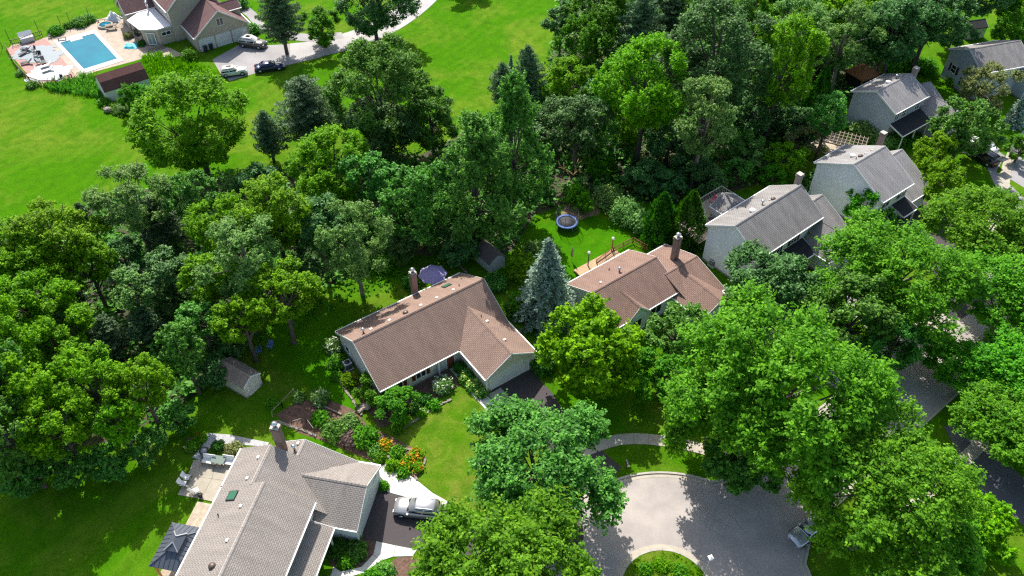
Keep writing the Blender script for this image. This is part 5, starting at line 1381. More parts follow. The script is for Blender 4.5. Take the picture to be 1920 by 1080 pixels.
# ---- undergrowth on the woodland floor, tall weeds by the pool, grass tufts on the island
def in_poly(x, y, poly):
    c = np.zeros(len(x), bool); n = len(poly); j = n-1
    for i in range(n):
        xi, yi, xj, yj = poly[i][0], poly[i][1], poly[j][0], poly[j][1]
        c ^= ((yi > y) != (yj > y)) & (x < (xj-xi)*(y-yi)/((yj-yi) or 1e-9)+xi); j = i
    return c
def scatter(name, poly, n, hgt, leaf, size, seed, label, cat, blade=False):
    g = np.random.default_rng(seed); xs = [p[0] for p in poly]; ys = [p[1] for p in poly]
    x = g.uniform(min(xs), max(xs), n); y = g.uniform(min(ys), max(ys), n); k = in_poly(x, y, poly); x, y = x[k], y[k]
    m = 11; n = len(x); hh = hgt*g.uniform(.3, 1, n); cx = np.repeat(np.stack([x, y, hh*.6], 1), m, 0)
    P = cx + g.normal(size=cx.shape)*np.array([.35, .35, .3])*np.repeat(hh, m)[:, None]; 
    T = np.clip(np.repeat(g.uniform(0, 1, n), m)+g.normal(size=len(cx))*.15, 0, 1); S = g.uniform(.7, 1.3, len(cx))*size
    if blade:
        D = unit(g.normal(size=cx.shape)*.35+np.array([0, 0, 1])); N = unit(np.cross(D, g.normal(size=cx.shape))); P[:, 2] = np.abs(P[:, 2])
        U = D*(S*2.2)[:, None]; V = np.cross(N, D)*(S*.35)[:, None]
    else:
        N = unit(g.normal(size=cx.shape)*.5+np.array([0, 0, 1])); U, V = leaf_axes(g, N, S, S*.6)
    P[:, 2] = np.maximum(P[:, 2], .05)
    o = bpy.data.objects.new(name, quads_mesh(name, P, U, V, T, LEAF[leaf])); COL.objects.link(o)
    return tag(o, label, cat, kind='stuff')
scatter('undergrowth', WOODS, 15000, 1.9, 'maple', .34, 1, 'leafy undergrowth covering the woodland floor', 'undergrowth')
scatter('undergrowth', pix((540,470),(700,470),(760,480),(700,520),(650,560),(600,600),(520,640),(430,700),(400,640)), 500, .5, 'bright', .16, 2, 'low green ground cover along the lawn edge of the wood', 'ground cover')
scatter('weeds', pix((267,110),(305,103),(340,118),(385,130),(420,150),(380,160),(330,170),(290,165),(280,140)), 1500, 1.0, 'bright', .17, 3, 'tall green weeds between the barn shed and the drive', 'weeds', True)
scatter('weeds', pix((75,162),(135,152),(172,138),(182,165),(192,185),(150,178),(100,172)), 900, 1.0, 'maple', .16, 4, 'tall green weeds along the pool terrace', 'weeds', True)
scatter('weeds', pix((180,190),(215,200),(260,205),(270,215),(230,222),(195,210)), 350, .7, 'bright', .15, 6, 'wild planting below the barn shed', 'weeds')
scatter('ground_cover', [tuple(p) for p in isle[::3]], 420, .25, 'lime', .10, 7, 'rough grass and weeds on the turning-circle island', 'grass', True)
scatter('ground_cover', pix((640,480),(760,470),(760,540),(700,560),(640,540)), 260, .35, 'bright', .12, 8, 'leafy ground cover beside the ranch chimney lawn', 'ground cover')

# fallen conifer behind the trampoline lawn: crowns lying on their sides
for k, (x, y, rz, lb) in enumerate(((1062, 352, .5, 'fallen light green conifer lying behind the trampoline lawn'), (1098, 338, 2.4, 'second fallen conifer top lying across the first'))):
    if ('pine', 2.0, k) not in CACHE: CACHE[('pine', 2.0, k)] = conifer('pine', 2.0, 50+k)
    cr, tk = CACHE[('pine', 2.0, k)]; q = gp(x, y, 1.0)
    t = thing('fallen_conifer', lb, 'fallen tree', (q.x, q.y, .9), 0); t.rotation_euler = (R(82), 0, rz)
    o = part('crown', cr, LEAF['pine'], t); o.material_slots[0].link = 'OBJECT'; o.material_slots[0].material = LEAF['bright']
    part('trunk', tk, M_BARK, t)
for k, (sp, x, y, rp, lb) in enumerate([
  ('dark', 860, 470, 34, 'dark low tree shading the pale curved-wall shed'), ('maple', 1010, 330, 36, 'leafy low tree between the pointed maple and the fallen conifer'),
  ('dark', 760, 450, 40, 'dark low tree behind the purple parasol'), ('dark', 560, 500, 44, 'dark low tree behind the pale poplar'), ('dark', 420, 640, 40, 'dark low tree just behind the weathered shed'),
  ('dark', 230, 480, 44, 'dark low tree in the shade of the left wood'), ('dark', 330, 570, 44, 'dark low tree in the middle gap of the left wood'), ('dark', 120, 560, 40, 'dark low tree under the bleached dead tree'),
  ('dark', 1330, 335, 34, 'dark low tree behind the raised deck'), ('dark', 1250, 345, 32, 'dark low tree behind the dark arborvitae'), ('maple', 1385, 320, 28, 'leafy low tree above the raised deck railing'),
  ('dark', 1020, 240, 44, 'dark low tree under the tall pointed pine'), ('dark', 1110, 190, 46, 'dark low tree under the fresh green tree'), ('dark', 1160, 120, 40, 'dark low tree among the top pines'),
  ('dark', 1420, 160, 44, 'dark low tree between oak and golden-green tree'), ('dark', 1510, 235, 36, 'dark low tree above the olive-green one'), ('maple', 1250, 200, 36, 'leafy low tree below the bright yellow-green one'),
  ('dark', 640, 400, 44, 'dark low tree under the pale green lawn-edge tree'), ('dark', 480, 340, 40, 'dark low tree along the estate lawn edge'), ('dark', 1790, 60, 34, 'dark low tree left of the small grey shed'), ('dark', 1555, 120, 36, 'dark low tree by the narrow dark conifer'),
  ('maple', 45, 888, 50, 'green low tree at the left edge of the shaded lawn'), ('maple', 128, 880, 46, 'green low tree at the front of the left wood'), ('maple', 205, 868, 42, 'green low tree above the pale blue disc'),
  ('maple', 272, 832, 38, 'green low tree right of the pale blue disc'), ('maple', 330, 782, 36, 'green low tree left of the weathered shed'), ('dark', 398, 690, 36, 'dark low tree touching the weathered shed')]):
    tree(sp, x, y, rp, lb, 'low trees filling the woods', .8)
# ------------------------------------------------------------------ vehicles
def car_paint(name, col, metal=.3, rough=.25):
    m = mat(name, col, rough, metal=metal)
    b = m.node_tree.nodes['Principled BSDF']; b.inputs['Coat Weight'].default_value = .6; b.inputs['Coat Roughness'].default_value = .08
    return m
M_TYRE = mat('tyre_rubber', (0.018, 0.018, 0.018), .9); M_RIM = mat('alloy_rim', (0.55, 0.56, 0.57), .3, metal=.8)
M_CARGLASS = mat('car_glass', (0.010, 0.012, 0.014), .05, spec=.3); M_LAMP = mat('headlamp_lens', (0.75, 0.78, 0.8), .1); M_TAIL = mat('tail_lamp', (0.45, 0.01, 0.015), .2)
M_PLASTIC = mat('black_plastic', (0.02, 0.02, 0.021), .6)
def loft(mb, rings, closed=True, smooth=True):
    n = len(rings[0]); vs = [p for r in rings for p in r]; fs = []
    for i in range(len(rings)-1):
        for k in range(n if closed else n-1):
            fs.append((i*n+k, (i+1)*n+k, (i+1)*n+(k+1)%n, i*n+(k+1)%n))
    fs.append(tuple(range(n))); fs.append(tuple((len(rings)-1)*n+k for k in range(n))[::-1])
    return mb.add(vs, fs, smooth=smooth)
def vehicle(name, label, loc, yaw, L, W, H, paint, kind='suv', roof_m=None, clad=None, sunroof=False, wheel_r=.34, open_tail=False, group=None):
    """x forward. Body lofted along its length, cabin lofted above the belt line"""
    c = thing(name, label, 'car' if kind != 'truck' else 'truck', loc, yaw, group)
    hw = W/2; belt = {'suv': .60, 'sedan': .62, 'retro': .60, 'truck': .62}[kind]*H; hood = {'suv': .62, 'sedan': .60, 'retro': .64, 'truck': .66}[kind]*H; gr = .20
    st = {  # station along the length (fraction from rear), top height, half width factor
        'suv':   [(-.5, .50*H, .80), (-.485, belt*.97, .90), (-.42, belt, .97), (-.2, belt, 1.0), (.1, belt, 1.0), (.22, hood*1.0, 1.0), (.36, hood*.95, .98), (.46, hood*.84, .90), (.49, hood*.70, .80), (.5, .40*H, .74)],
        'sedan': [(-.5, .42*H, .80), (-.48, belt*.98, .88), (-.36, belt*1.04, .96), (-.22, belt, 1.0), (.08, belt, 1.0), (.20, hood, 1.0), (.36, hood*.93, .98), (.46, hood*.80, .88), (.49, hood*.66, .78), (.5, .38*H, .7)],
        'retro': [(-.5, .44*H, .78), (-.48, belt*.94, .88), (-.40, belt, .96), (-.2, belt, .98), (.12, belt, .96), (.24, hood, .90), (.36, hood*.97, .82), (.45, hood*.88, .72), (.485, hood*.72, .62), (.5, .38*H, .55)],
        'truck': [(-.5, .46*H, .92), (-.49, belt, .97), (-.3, belt, 1.0), (-.1, belt, 1.0), (.1, belt, 1.0), (.22, hood*.97, 1.0), (.38, hood*.94, .98), (.47, hood*.86, .93), (.495, hood*.70, .88), (.5, .40*H, .84)],
    }[kind]
    rings = []
    for (f, zt, wf) in st:
        w = hw*wf; z0 = gr
        rings.append([(f*L, y, z) for y, z in ((-w*.88, z0), (-w, z0+.16*zt), (-w*1.0, zt*.62), (-w*.965, zt*.90), (-w*.86, zt*.985), (0, zt*1.02), (w*.86, zt*.985), (w*.965, zt*.90), (w, zt*.62), (w, z0+.16*zt), (w*.88, z0))])
    body = loft(MB(), rings).build('body', paint, c)
    # cabin
    cb = {'suv': (-.47, .20, -.40, .02), 'sedan': (-.34, .21, -.19, .05), 'retro': (-.47, .17, -.38, .02), 'truck': (-.16, .20, -.12, .06)}[kind]
    b0, b1, t0, t1 = [q*L for q in cb]; wb, wt = hw*.90, hw*.70
    def ring(x0, x1, w, z): return [(x0, -w, z), (x0*.5+x1*.5, -w*1.03, z), (x1, -w*.88, z), (x1+.05*(z < H*.8), 0, z), (x1, w*.88, z), (x0*.5+x1*.5, w*1.03, z), (x0, w, z), (x0-.03, 0, z)]
    rg = [ring(b0, b1, wb, belt*.95), ring(b0+(t0-b0)*.5, b1+(t1-b1)*.52, wb*.93, belt+(H-belt)*.5), ring(t0, t1, wt*1.04, H*.955), ring(t0+.1, t1-.12, wt*.86, H*.995)]
    cabin = MB(); n = 8; vs = [p for r in rg for p in r]; fs = []
    for i in range(3):
        for k in range(n): fs.append((i*n+k, i*n+(k+1)%n, (i+1)*n+(k+1)%n, (i+1)*n+k))
    fs.append(tuple(3*n+k for k in range(n)))
    cabin.add(vs, fs, smooth=True).build('cabin', roof_m or paint, c)
    # glass: each pane is set a little proud of the cabin between the pillars
    def glass(ring_a, ring_b, ks, trim, nm):
        A = [Vector(p) for p in ring_a]; B = [Vector(p) for p in ring_b]
        cen = Vector(((b0+b1)/2, 0, belt+(H-belt)*.45))
        for ka, kb in ks:
            a0, a1, q0, q1 = A[ka], A[kb], B[ka], B[kb]
            ctr = (a0+a1+q0+q1)/4; n_ = (a1-a0).cross(q0-a0).normalized()
            if n_.dot(ctr-cen) < 0: n_ = -n_
            pts = [ctr+(p-ctr)*trim+n_*.022 for p in (a0, a1, q1, q0)]
            pts += [p-n_*.03 for p in pts]
            MB().add(pts, [(0,1,2,3),(0,4,5,1),(1,5,6,2),(2,6,7,3),(3,7,4,0)]).build(nm, M_CARGLASS, c)
    lo, hi = ring(b0, b1, wb, belt*.97), ring(t0, t1, wt*1.04, H*.945)
    for s in (0, 1):
        ks = [(0, 1), (1, 2)] if s == 0 else [(4, 5), (5, 6)]
        glass(lo, hi, ks, .86, 'side_window')
    glass(lo, hi, [(2, 4)], .90, 'windscreen'); glass(lo, hi, [(6, 0)], .86, 'rear_window')
    if sunroof: MB().box((t0*.2+t1*.8-.75, -wt*.5, H*.985), (t0*.1+t1*.9-.15, wt*.5, H*1.005)).build('sunroof', M_CARGLASS, c)
    for x in (-.32*L, .31*L):
        for s in (-1, 1):
            w = MB().lathe([(wheel_r*.7, -.11), (wheel_r, -.09), (wheel_r, .09), (wheel_r*.7, .11)], 18).build('wheel', M_TYRE, c)
            w.matrix_local = Matrix.Translation((x, s*(hw-.06), wheel_r)) @ Matrix.Rotation(R(90), 4, 'X')
            r_ = MB().lathe([(wheel_r*.64, -.118), (wheel_r*.64, .118)], 14); 
            r_.build('rim', M_RIM, w)
            ar = MB().lathe([(wheel_r*1.07, -.05), (wheel_r*1.07, .05)], 18).build('wheel_arch', M_PLASTIC, c)
            ar.matrix_local = Matrix.Translation((x, s*(hw-.035), wheel_r*1.02)) @ Matrix.Rotation(R(90), 4, 'X')
    for s in (-1, 1):
        MB().box((.455*L, s*hw*.50, hood*.60), (.492*L, s*hw*.80, hood*.76)).build('headlight', M_LAMP, c)
        MB().box((-.503*L, s*hw*.55, belt*.66), (-.478*L, s*hw*.86, belt*.92)).build('tail_light', M_TAIL, c)
        MB().box((b1*.72, s*hw*.98, belt*.98), (b1*.72+.16, s*(hw+.17), belt*1.12)).build('wing_mirror', clad or paint, c)
    MB().box((.485*L, -hw*.5, .30), (.505*L, hw*.5, hood*.55)).build('grille', M_PLASTIC, c)
    MB().box((-.507*L, -hw*.82, .26), (-.485*L, hw*.82, .46)).build('bumper', clad or paint, c); MB().box((.49*L, -hw*.7, .22), (.507*L, hw*.7, .36)).build('bumper', clad or paint, c)
    for s in (-1, 1): MB().box((-.3*L, s*hw*.985, gr), (.3*L, s*hw*1.005, gr+.12)).build('sill', clad or M_PLASTIC, c)
    if kind == 'suv':
        for s in (-1, 1): MB().beam((t0+.2, s*wt*.88, H*1.0), (t1-.15, s*wt*.88, H*1.0), .05, .06).build('roof_rail', M_GREYM, c)
    if kind == 'truck': MB().box((-.48*L, -hw*.84, belt*1.0), (-.18*L, hw*.84, belt*1.035)).build('bed_cover', M_PLASTIC, c)
    if open_tail: MB().add([(-.46*L,-hw*.8,H*.98),(-.46*L,hw*.8,H*.98),(-.70*L,hw*.78,H*1.12),(-.70*L,-hw*.78,H*1.12),(-.46*L,-hw*.8,H*.94),(-.46*L,hw*.8,H*.94),(-.70*L,hw*.78,H*1.08),(-.70*L,-hw*.78,H*1.08)],
        [(0,1,2,3),(7,6,5,4),(0,4,5,1),(1,5,6,2),(2,6,7,3),(3,7,4,0)]).build('tailgate', paint, c)
    return c
def aim(p, q):
    a, b = gp(*p), gp(*q); return math.atan2(b.y-a.y, b.x-a.x)
def at0(px, py, z=.7):
    p = gp(px, py, z); return (p.x, p.y, 0.03)
VG = 'vehicles parked at the houses'
vehicle('parked_car', 'silver crossover parked on the black driveway of the near house', at0(782, 952), aim((826, 955), (738, 946)), 4.55, 1.86, 1.6, car_paint('dark_silver_paint', (0.36, 0.365, 0.37), .55, .28), 'suv', group=VG)
vehicle('parked_car', 'brown and black SUV with pale roof in front of the garage doors', at0(474, 80), aim((452, 78), (498, 84)), 4.8, 1.95, 1.8, car_paint('dark_brown_paint', (0.075, 0.065, 0.058), .4), 'suv', mat('white_roof_paint', (0.62, 0.60, 0.56), .3), sunroof=True, group=VG)
vehicle('parked_car', 'pale beige retro hatchback at the lawn edge of the drive', at0(438, 133), aim((416, 137), (462, 131)), 4.3, 1.72, 1.6, car_paint('champagne_paint', (0.72, 0.69, 0.60), .05), 'retro', sunroof=True, group=VG)
vehicle('parked_car', 'dark navy sedan parked beside the beige hatchback', at0(505, 123.5), aim((478, 127), (532, 120)), 4.95, 1.86, 1.46, car_paint('navy_paint', (0.018, 0.028, 0.075), .4), 'sedan', group=VG)
vehicle('parked_car', 'black SUV with raised tailgate on the grey driveway at right', at0(1843, 292), aim((1858, 301), (1828, 283)), 4.7, 1.9, 1.7, car_paint('black_paint', (0.014, 0.014, 0.015), .3), 'suv', open_tail=True, group=VG)
vehicle('parked_car', 'white sedan mostly hidden by the round dark maple', at0(1842, 270), aim((1852, 274), (1830, 262)), 4.7, 1.82, 1.45, car_paint('white_paint', (0.75, 0.76, 0.77), .1), 'sedan', group=VG)
vehicle('parked_car', 'silver sedan under the pale airy locust by the kerb', at0(1520, 990), aim((1550, 970), (1510, 1000)), 4.7, 1.83, 1.45, car_paint('silver_paint', (0.55, 0.56, 0.58), .6), 'sedan', group=VG)
vehicle('parked_car', 'white car glimpsed between the street locusts', at0(1640, 560), aim((1630, 566), (1650, 554)), 4.6, 1.82, 1.5, car_paint('white_paint', (0.75, 0.76, 0.77), .1), 'suv', group=VG)

# ------------------------------------------------------------------ street furniture and yard things
p = gp(1173.8, 878.5)
mbx = thing('mailbox', 'black post mailbox on the grass beside the turning circle', 'mailbox', (p.x, p.y, 0), R(100))
MB().box((-.05, -.05, 0), (.05, .05, 1.05)).build('post', mat('dark_post_wood', (0.09, 0.07, 0.03), .8), mbx)
arch = [(-.11, 1.02), (.11, 1.02), (.11, 1.16), (.075, 1.24), (0, 1.27), (-.075, 1.24), (-.11, 1.16)]
loft(MB(), [[(x, y, z) for y, z in arch] for x in (-.45, .30)], smooth=False).build('box', M_DARK, mbx)
MB().box((-.47, -.10, 1.04), (-.452, .10, 1.22)).build('flap', M_WHITE, mbx)
MB().box((-.3, .115, 1.10), (-.26, .13, 1.36)).build('signal_flag', mat('red_paint', (.5, .03, .02), .5), mbx)
MB().box((-.3, -.06, .72), (.15, .06, .90)).build('newspaper_box', M_DARK, mbx)
p = gp(1318, 1088)
lamp = thing('street_lamp', 'grey street lamp with white square head beside the island', 'street lamp', (p.x, p.y, 0), R(20))
MB().tube([(0,0,0),(0,0,.4),(0,0,4.0)], [.10, .07, .045], 10).build('pole', M_GREYM, lamp)
MB().lathe([(.16, 0), (.16, .25), (.09, .3)], 12).build('base', M_DARK, lamp)
MB().box((-.16, -.16, 4.0), (.16, .16, 4.28)).build('lantern', M_WHITE, lamp)
MB().add([(-.22,-.22,4.28),(.22,-.22,4.28),(.22,.22,4.28),(-.22,.22,4.28),(0,0,4.46)], [(0,1,4),(1,2,4),(2,3,4),(3,0,4),(3,2,1,0)]).build('lantern_cap', M_WHITE, lamp)
# air conditioners
def aircon(label, loc, rz):
    a = thing('air_conditioner', label, 'air conditioner', loc, rz)
    MB().box((-.50, -.50, 0), (.50, .50, .10)).build('pad', M_CONC, a)
    MB().box((-.40, -.40, .10), (.40, .40, .92)).build('casing', mat('ac_dark_louvres', (.10, .105, .11), .6), a, .06)
    MB().box((-.42, -.42, .92), (.42, .42, 1.02)).build('top_cover', mat('ac_pale_metal', (.50, .51, .52), .5), a, .04)
    MB().lathe([(.33, 1.015), (.33, 1.035), (.08, 1.05)], 20).build('fan_grille', M_DARK, a)
    for k in range(9): MB().box((-.415, -.36+.085*k, .16), (.415, -.34+.085*k, .9)).build('louvre', mat('ac_pale_metal', (0,0,0)), a)
    return a
q = gp(653, 690); aircon('grey air conditioner beside the ranch house gable wall', (q.x, q.y, 0), R(35))
q = gp(1336, 497); aircon('grey air conditioner at the foot of the white gable wall', (q.x, q.y, 0), R(39))
# trampoline
q = gp(1063, 416, .8)
tr = thing('trampoline', 'round blue-rimmed trampoline with safety net on the back lawn', 'trampoline', (q.x, q.y, 0), 0)
MB().lathe([(1.16, .80), (1.16, .83)], 32).build('mat', mat('black_jump_mat', (.03, .03, .035), .7), tr)
MB().lathe([(1.14, .84), (1.14, .88), (1.50, .87), (1.50, .80), (1.14, .80)], 32, cap=False).build('rim_pad', mat('blue_vinyl', (.04, .11, .34), .5), tr)
for k in range(6):
    a = k*math.pi/3+.3; x, y = 1.52*math.cos(a), 1.52*math.sin(a)
    MB().tube([(x, y, 0.02), (x, y, 2.6)], .028, 7).build('net_pole', M_DARK, tr)
for k in range(4):
    a = k*math.pi/2+.5; b = a+.8
    P0, P1 = (1.42*math.cos(a), 1.42*math.sin(a)), (1.42*math.cos(b), 1.42*math.sin(b))
    MB().tube([(*P0, .8), (*P0, .05), (*P1, .05), (*P1, .8)], .025, 6).build('leg', M_GREYM, tr)
net = MB()
for k in range(48):
    a = k*math.pi/24; net.tube([(1.5*math.cos(a), 1.5*math.sin(a), .9), (1.5*math.cos(a), 1.5*math.sin(a), 2.5)], .006, 3, cap=False)
for z in np.linspace(.95, 2.5, 12):
    net.tube([(1.5*math.cos(k*math.pi/16), 1.5*math.sin(k*math.pi/16), z) for k in range(33)], .006, 3, cap=False)
net.build('safety_net', M_DARK, tr)
# purple parasol
q = gp(811, 511, 2.3)
um = thing('parasol', 'open purple garden parasol behind the ranch house', 'parasol', (q.x, q.y, 0), .2)
ring_ = [(1.8*math.cos(k*math.pi/4), 1.8*math.sin(k*math.pi/4), 2.0) for k in range(8)]
mid_ = [(.8*math.cos(k*math.pi/4), .8*math.sin(k*math.pi/4), 2.42) for k in range(8)]
pm = mat('lavender_canvas', (.33, .28, .50), .8, .15, 2.0)
for k in range(8):
    j = (k+1) % 8; mm = tuple((ring_[k][i]+ring_[j][i])/2*(.965 if i < 2 else 1) for i in range(3))
    vs = [ring_[k], mm, ring_[j], mid_[j], mid_[k], (0, 0, 2.62)]; vs += [(x, y, z-.012) for x, y, z in vs]
    MB().add(vs, [(0,1,3,4),(1,2,3),(4,3,5),(10,9,7,6),(9,8,7),(11,9,10),(0,6,7,1),(1,7,8,2)]).build('canopy_panel', pm, um)
MB().tube([(0,0,0),(0,0,2.7)], .03, 8).build('pole', M_WEATHER, um); MB().lathe([(.3,0),(.3,.08),(.06,.14)], 14).build('base', M_DARK, um)
for k in range(8): MB().beam((0,0,2.6), (ring_[k][0]*.97, ring_[k][1]*.97, 1.98), .02).build('rib', M_DARK, um)
# flag by the garage of the white house
q = gp(1712, 392, 2.4)
fl = thing('house_flag', 'small striped flag on an angled pole by the white garage', 'flag', (q.x, q.y, 0), R(-50))
MB().tube([(0, .9, 2.1), (0, -.6, 2.9)], .02, 6).build('pole', M_WEATHER, fl)
for k in range(7): MB().add([(0.0,-.58,2.88-.1*k),(.02,.10-.02*k,2.50-.1*k),(.02,.10-.02*k,2.41-.1*k),(0.0,-.58,2.79-.1*k)], [(0,1,2,3)]).build('stripe', mat('flag_red', (.5,.03,.05), .8) if k % 2 == 0 else M_WHITE, fl)
MB().add([(-.012,-.58,2.885),(-.012,-.28,2.72),(-.012,-.30,2.38),(-.012,-.58,2.52)], [(0,1,2,3)]).build('canton', mat('flag_blue', (.03,.05,.25), .8), fl)
# garden boulders and stone edging
def boulder(label, loc, r, seed, m=None, name='boulder'):
    g = np.random.default_rng(seed); mb = MB(); n, k = 9, 6; prof = []
    vs = [(0, 0, -.1*r)]
    for i in range(1, k):
        t = i/k*math.pi
        for j in range(n):
            a = 2*math.pi*j/n; f = 1+g.normal()*.10
            vs.append((r*f*math.sin(t)*math.cos(a)*1.15, r*f*math.sin(t)*math.sin(a)*.85, r*.55-r*.62*math.cos(t)*f))
    vs.append((0, 0, r*1.12)); fs = [(0, 1+(j+1) % n, 1+j) for j in range(n)]
    for i in range(k-2):
        for j in range(n): fs.append((1+i*n+j, 1+i*n+(j+1) % n, 1+(i+1)*n+(j+1) % n, 1+(i+1)*n+j))
    L_ = len(vs)-1; fs += [(L_, 1+(k-2)*n+j, 1+(k-2)*n+(j+1) % n) for j in range(n)]
    o = MB().add(vs, fs).build(name, m or M_STONE); o.location = loc; o.rotation_euler = (0, 0, seed)
    return tag(o, label, 'rock') if label else o
q = gp(686, 765); boulder('big pale boulder in the bed at the ranch house corner', (q.x, q.y, 0), .55, 3, mat('tan_boulder', (.46, .37, .28), .9, .3, 3))
q = gp(677, 772); boulder('flat stone block next to the big pale boulder', (q.x, q.y, 0), .38, 4, MATS['tan_boulder'])
q = gp(203, 209); boulder('grey boulder at the edge of the wild bed by the barn shed', (q.x, q.y, 0), .65, 6)
def stone_edge(label, path, size, seed):
    root = thing('stone_edging', label, 'edging'); rr = random.Random(seed)
    path = smooth_path(path, 8); d = 0; last = None
    base = MB().box((-.26, -.19, -.05), (.26, .19, .17)).mesh('stone'); bm = M_STONE
    for i in range(len(path)-1):
        seg = (path[i+1]-path[i]); n = max(1, int(seg.length/size))
        for k in range(n):
            p = path[i]+seg*(k+.5)/n
            o = part('stone', base, bm, root, (p.x, p.y, 0), (rr.uniform(-.1,.1), rr.uniform(-.1,.1), math.atan2(seg.y, seg.x)+rr.uniform(-.3,.3)), (size/.60*rr.uniform(.65,.95), rr.uniform(.35,.75), rr.uniform(.5,1.1)))
    return root
stone_edge('pale stone edging round the flower bed beside the front lawn', pix((712,838),(748,842),(778,845),(796,860),(792,876),(780,890)), .5, 1)
stone_edge('weathered low stone wall between garden bed and garage path', pix((690,838),(715,850),(745,866),(770,882),(782,900)), .55, 2)
stone_edge('stone border of the fenced garden plot', pix((520,790),(545,800),(570,808),(592,818)), .5, 3)
stone_edge('curved brick edging along the ranch house front bed', pix((752,805),(780,788),(810,768),(845,750)), .45, 4)
stone_edge('stone strip beside the side lawn of the ranch house', pix((630,700),(645,728),(662,752),(678,778)), .6, 5)
stone_edge('row of pale stones along the shaded path behind the ranch house', pix((848,490),(862,500),(878,515)), .5, 6)
# timber edging and wire fence of the garden plot
tb = thing('timber_edging', 'straight timber edging between side lawn and garden plot', 'edging')
for a, b in (((602,760),(640,777)), ((598,757),(604,744))): MB().beam(gp(*a, .1), gp(*b, .1), .14, .22).build('beam', M_WEATHER, tb)
def rail_fence(label, path, h, m, rails=2, post_every=2.0, pick=0.0, name='garden_fence', post=.09):
    f = thing(name, label, 'fence')
    for i in range(len(path)-1):
        p, q = path[i], path[i+1]; d = (q-p).length; n = max(1, int(d/post_every))
        for k in range(n+1):
            c = p.lerp(q, k/n); MB().box((c.x-post/2, c.y-post/2, 0), (c.x+post/2, c.y+post/2, h)).build('post', m, f)
        for r in range(rails):
            z = h*(.35+.6*r/max(1, rails-1)) if rails > 1 else h*.95
            MB().beam(p+Vector((0,0,z)), q+Vector((0,0,z)), .05, .10).build('rail', m, f)
        if pick:
            for k in range(int(d/pick)):
                c = p.lerp(q, (k+.5)*pick/d); MB().box((c.x-.02, c.y-.02, .08), (c.x+.02, c.y+.02, h*.95)).build('picket', m, f)
    return f
rail_fence('weathered rail fence beside the bare garden plot', pix((512,782),(530,764),(553,740)), 1.0, M_WEATHER, 1, 2.5)
rail_fence('thin rail fence along the garden plot above the chimney', pix((548,800),(575,792),(590,812)), .9, M_DARK, 1, 2.5, post=.05)
rail_fence('reddish low railing round the brick pool terrace', pix((13,92),(32,128),(57,153),(77,160),(110,160),(136,148)), .95, mat('brown_railing', (.20, .11, .07), .7), 2, 1.8, .3, 'pool_fence')
rail_fence('dark mesh fence at the head of the pool terrace', pix((24,86),(42,82),(66,73),(80,68)), 1.1, M_DARK, 2, 1.6, .3, 'pool_fence', .06)
for k, (x, y) in enumerate(((5,90),(20,80),(75,64),(117,54),(134,49),(170,38))):
    c = gp(x, y); o = MB().tube([(0,0,0),(0,0,2.6)], .045, 6).build('fence_post', M_DARK); o.location = (c.x, c.y, 0)
    tag(o, ['thin dark post at the left end of the pool fence line', 'thin dark post behind the grey spa cover box', 'thin dark post at the corner of the pool hedge', 'thin dark post beside the pool gate gap', 'thin dark post right of the pool gate gap', 'thin dark post at the far end of the pool hedge'][k], 'post', 'tall posts along the pool hedge')
rail_fence('red-stained railing round the deck behind the brown-roofed house', [gp(1118,497,0), gp(1150,474,0), gp(1186,456,0), gp(1212,470,0)], 1.0, M_REDWOOD, 2, 1.5, .22, 'deck_railing')
# deck furniture behind the second house
sd = thing('back_deck', 'small red-railed timber deck behind the brown-roofed house', 'deck', (ON.x, ON.y, 0), R(36.9))
for k in range(12): MB().box((4.2, .35+.26*k, .1), (11.0, .35+.26*k+.245, .3)).build('plank', mat('orange_deck', (.50,.33,.18), .8, .3, 2), sd)
for k, (a, b) in enumerate(((10.4, 3.2), (6.2, 3.0))):
    lp = thing('deck_lamp', ['red post with globe lamp at the deck corner', 'dark post with globe lamp at the deck stairs'][k], 'lamp post', (sd.matrix_basis @ Vector((a, b, 0))))
    MB().box((-.07,-.07,0),(.07,.07,2.3)).build('post', M_REDWOOD if k == 0 else M_DARK, lp); MB().lathe([(.03,2.3),(.18,2.4),(.2,2.52),(.12,2.66)], 12).build('globe', M_WHITE, lp)
q = gp(1073, 480, .9)
cu = thing('parasol', 'closed grey parasol standing on the trampoline lawn', 'parasol', (q.x, q.y, 0))
MB().tube([(0,0,0),(0,0,2.5)], .03, 6).build('pole', M_WEATHER, cu); MB().lathe([(.16,.9),(.2,1.2),(.12,2.0),(.03,2.45)], 10).build('folded_canopy', mat('taupe_canvas', (.28,.24,.20), .9), cu)

# ------------------------------------------------------------------ outdoor furniture
M_SLING = mat('white_cushion', (.78, .78, .76), .8); M_DSLING = mat('dark_sling', (.04, .045, .05), .7)
def lounger(label, loc, rz, m, fr=M_DARK, group='sun loungers', back=.45):
    c = thing('sun_lounger', label, 'sun lounger', loc, rz, group)
    MB().box((-.95, -.31, .30), (.35, .31, .38)).build('seat_pad', m, c)
    MB().add([(.36,-.31,.30),(.36,.31,.30),(.96,.31,.30+back),(.96,-.31,.30+back),(.33,-.31,.38),(.33,.31,.38),(.93,.31,.38+back),(.93,-.31,.38+back)], [(0,1,2,3),(7,6,5,4),(0,4,5,1),(1,5,6,2),(2,6,7,3),(3,7,4,0)]).build('backrest', m, c)
    for s in (-1, 1):
        MB().beam((-.98, s*.33, .31), (.40, s*.33, .31), .04).build('side_rail', fr, c)
        for x in (-.85, .3): MB().beam((x, s*.33, 0), (x, s*.33, .31), .04).build('leg', fr, c)
    return c
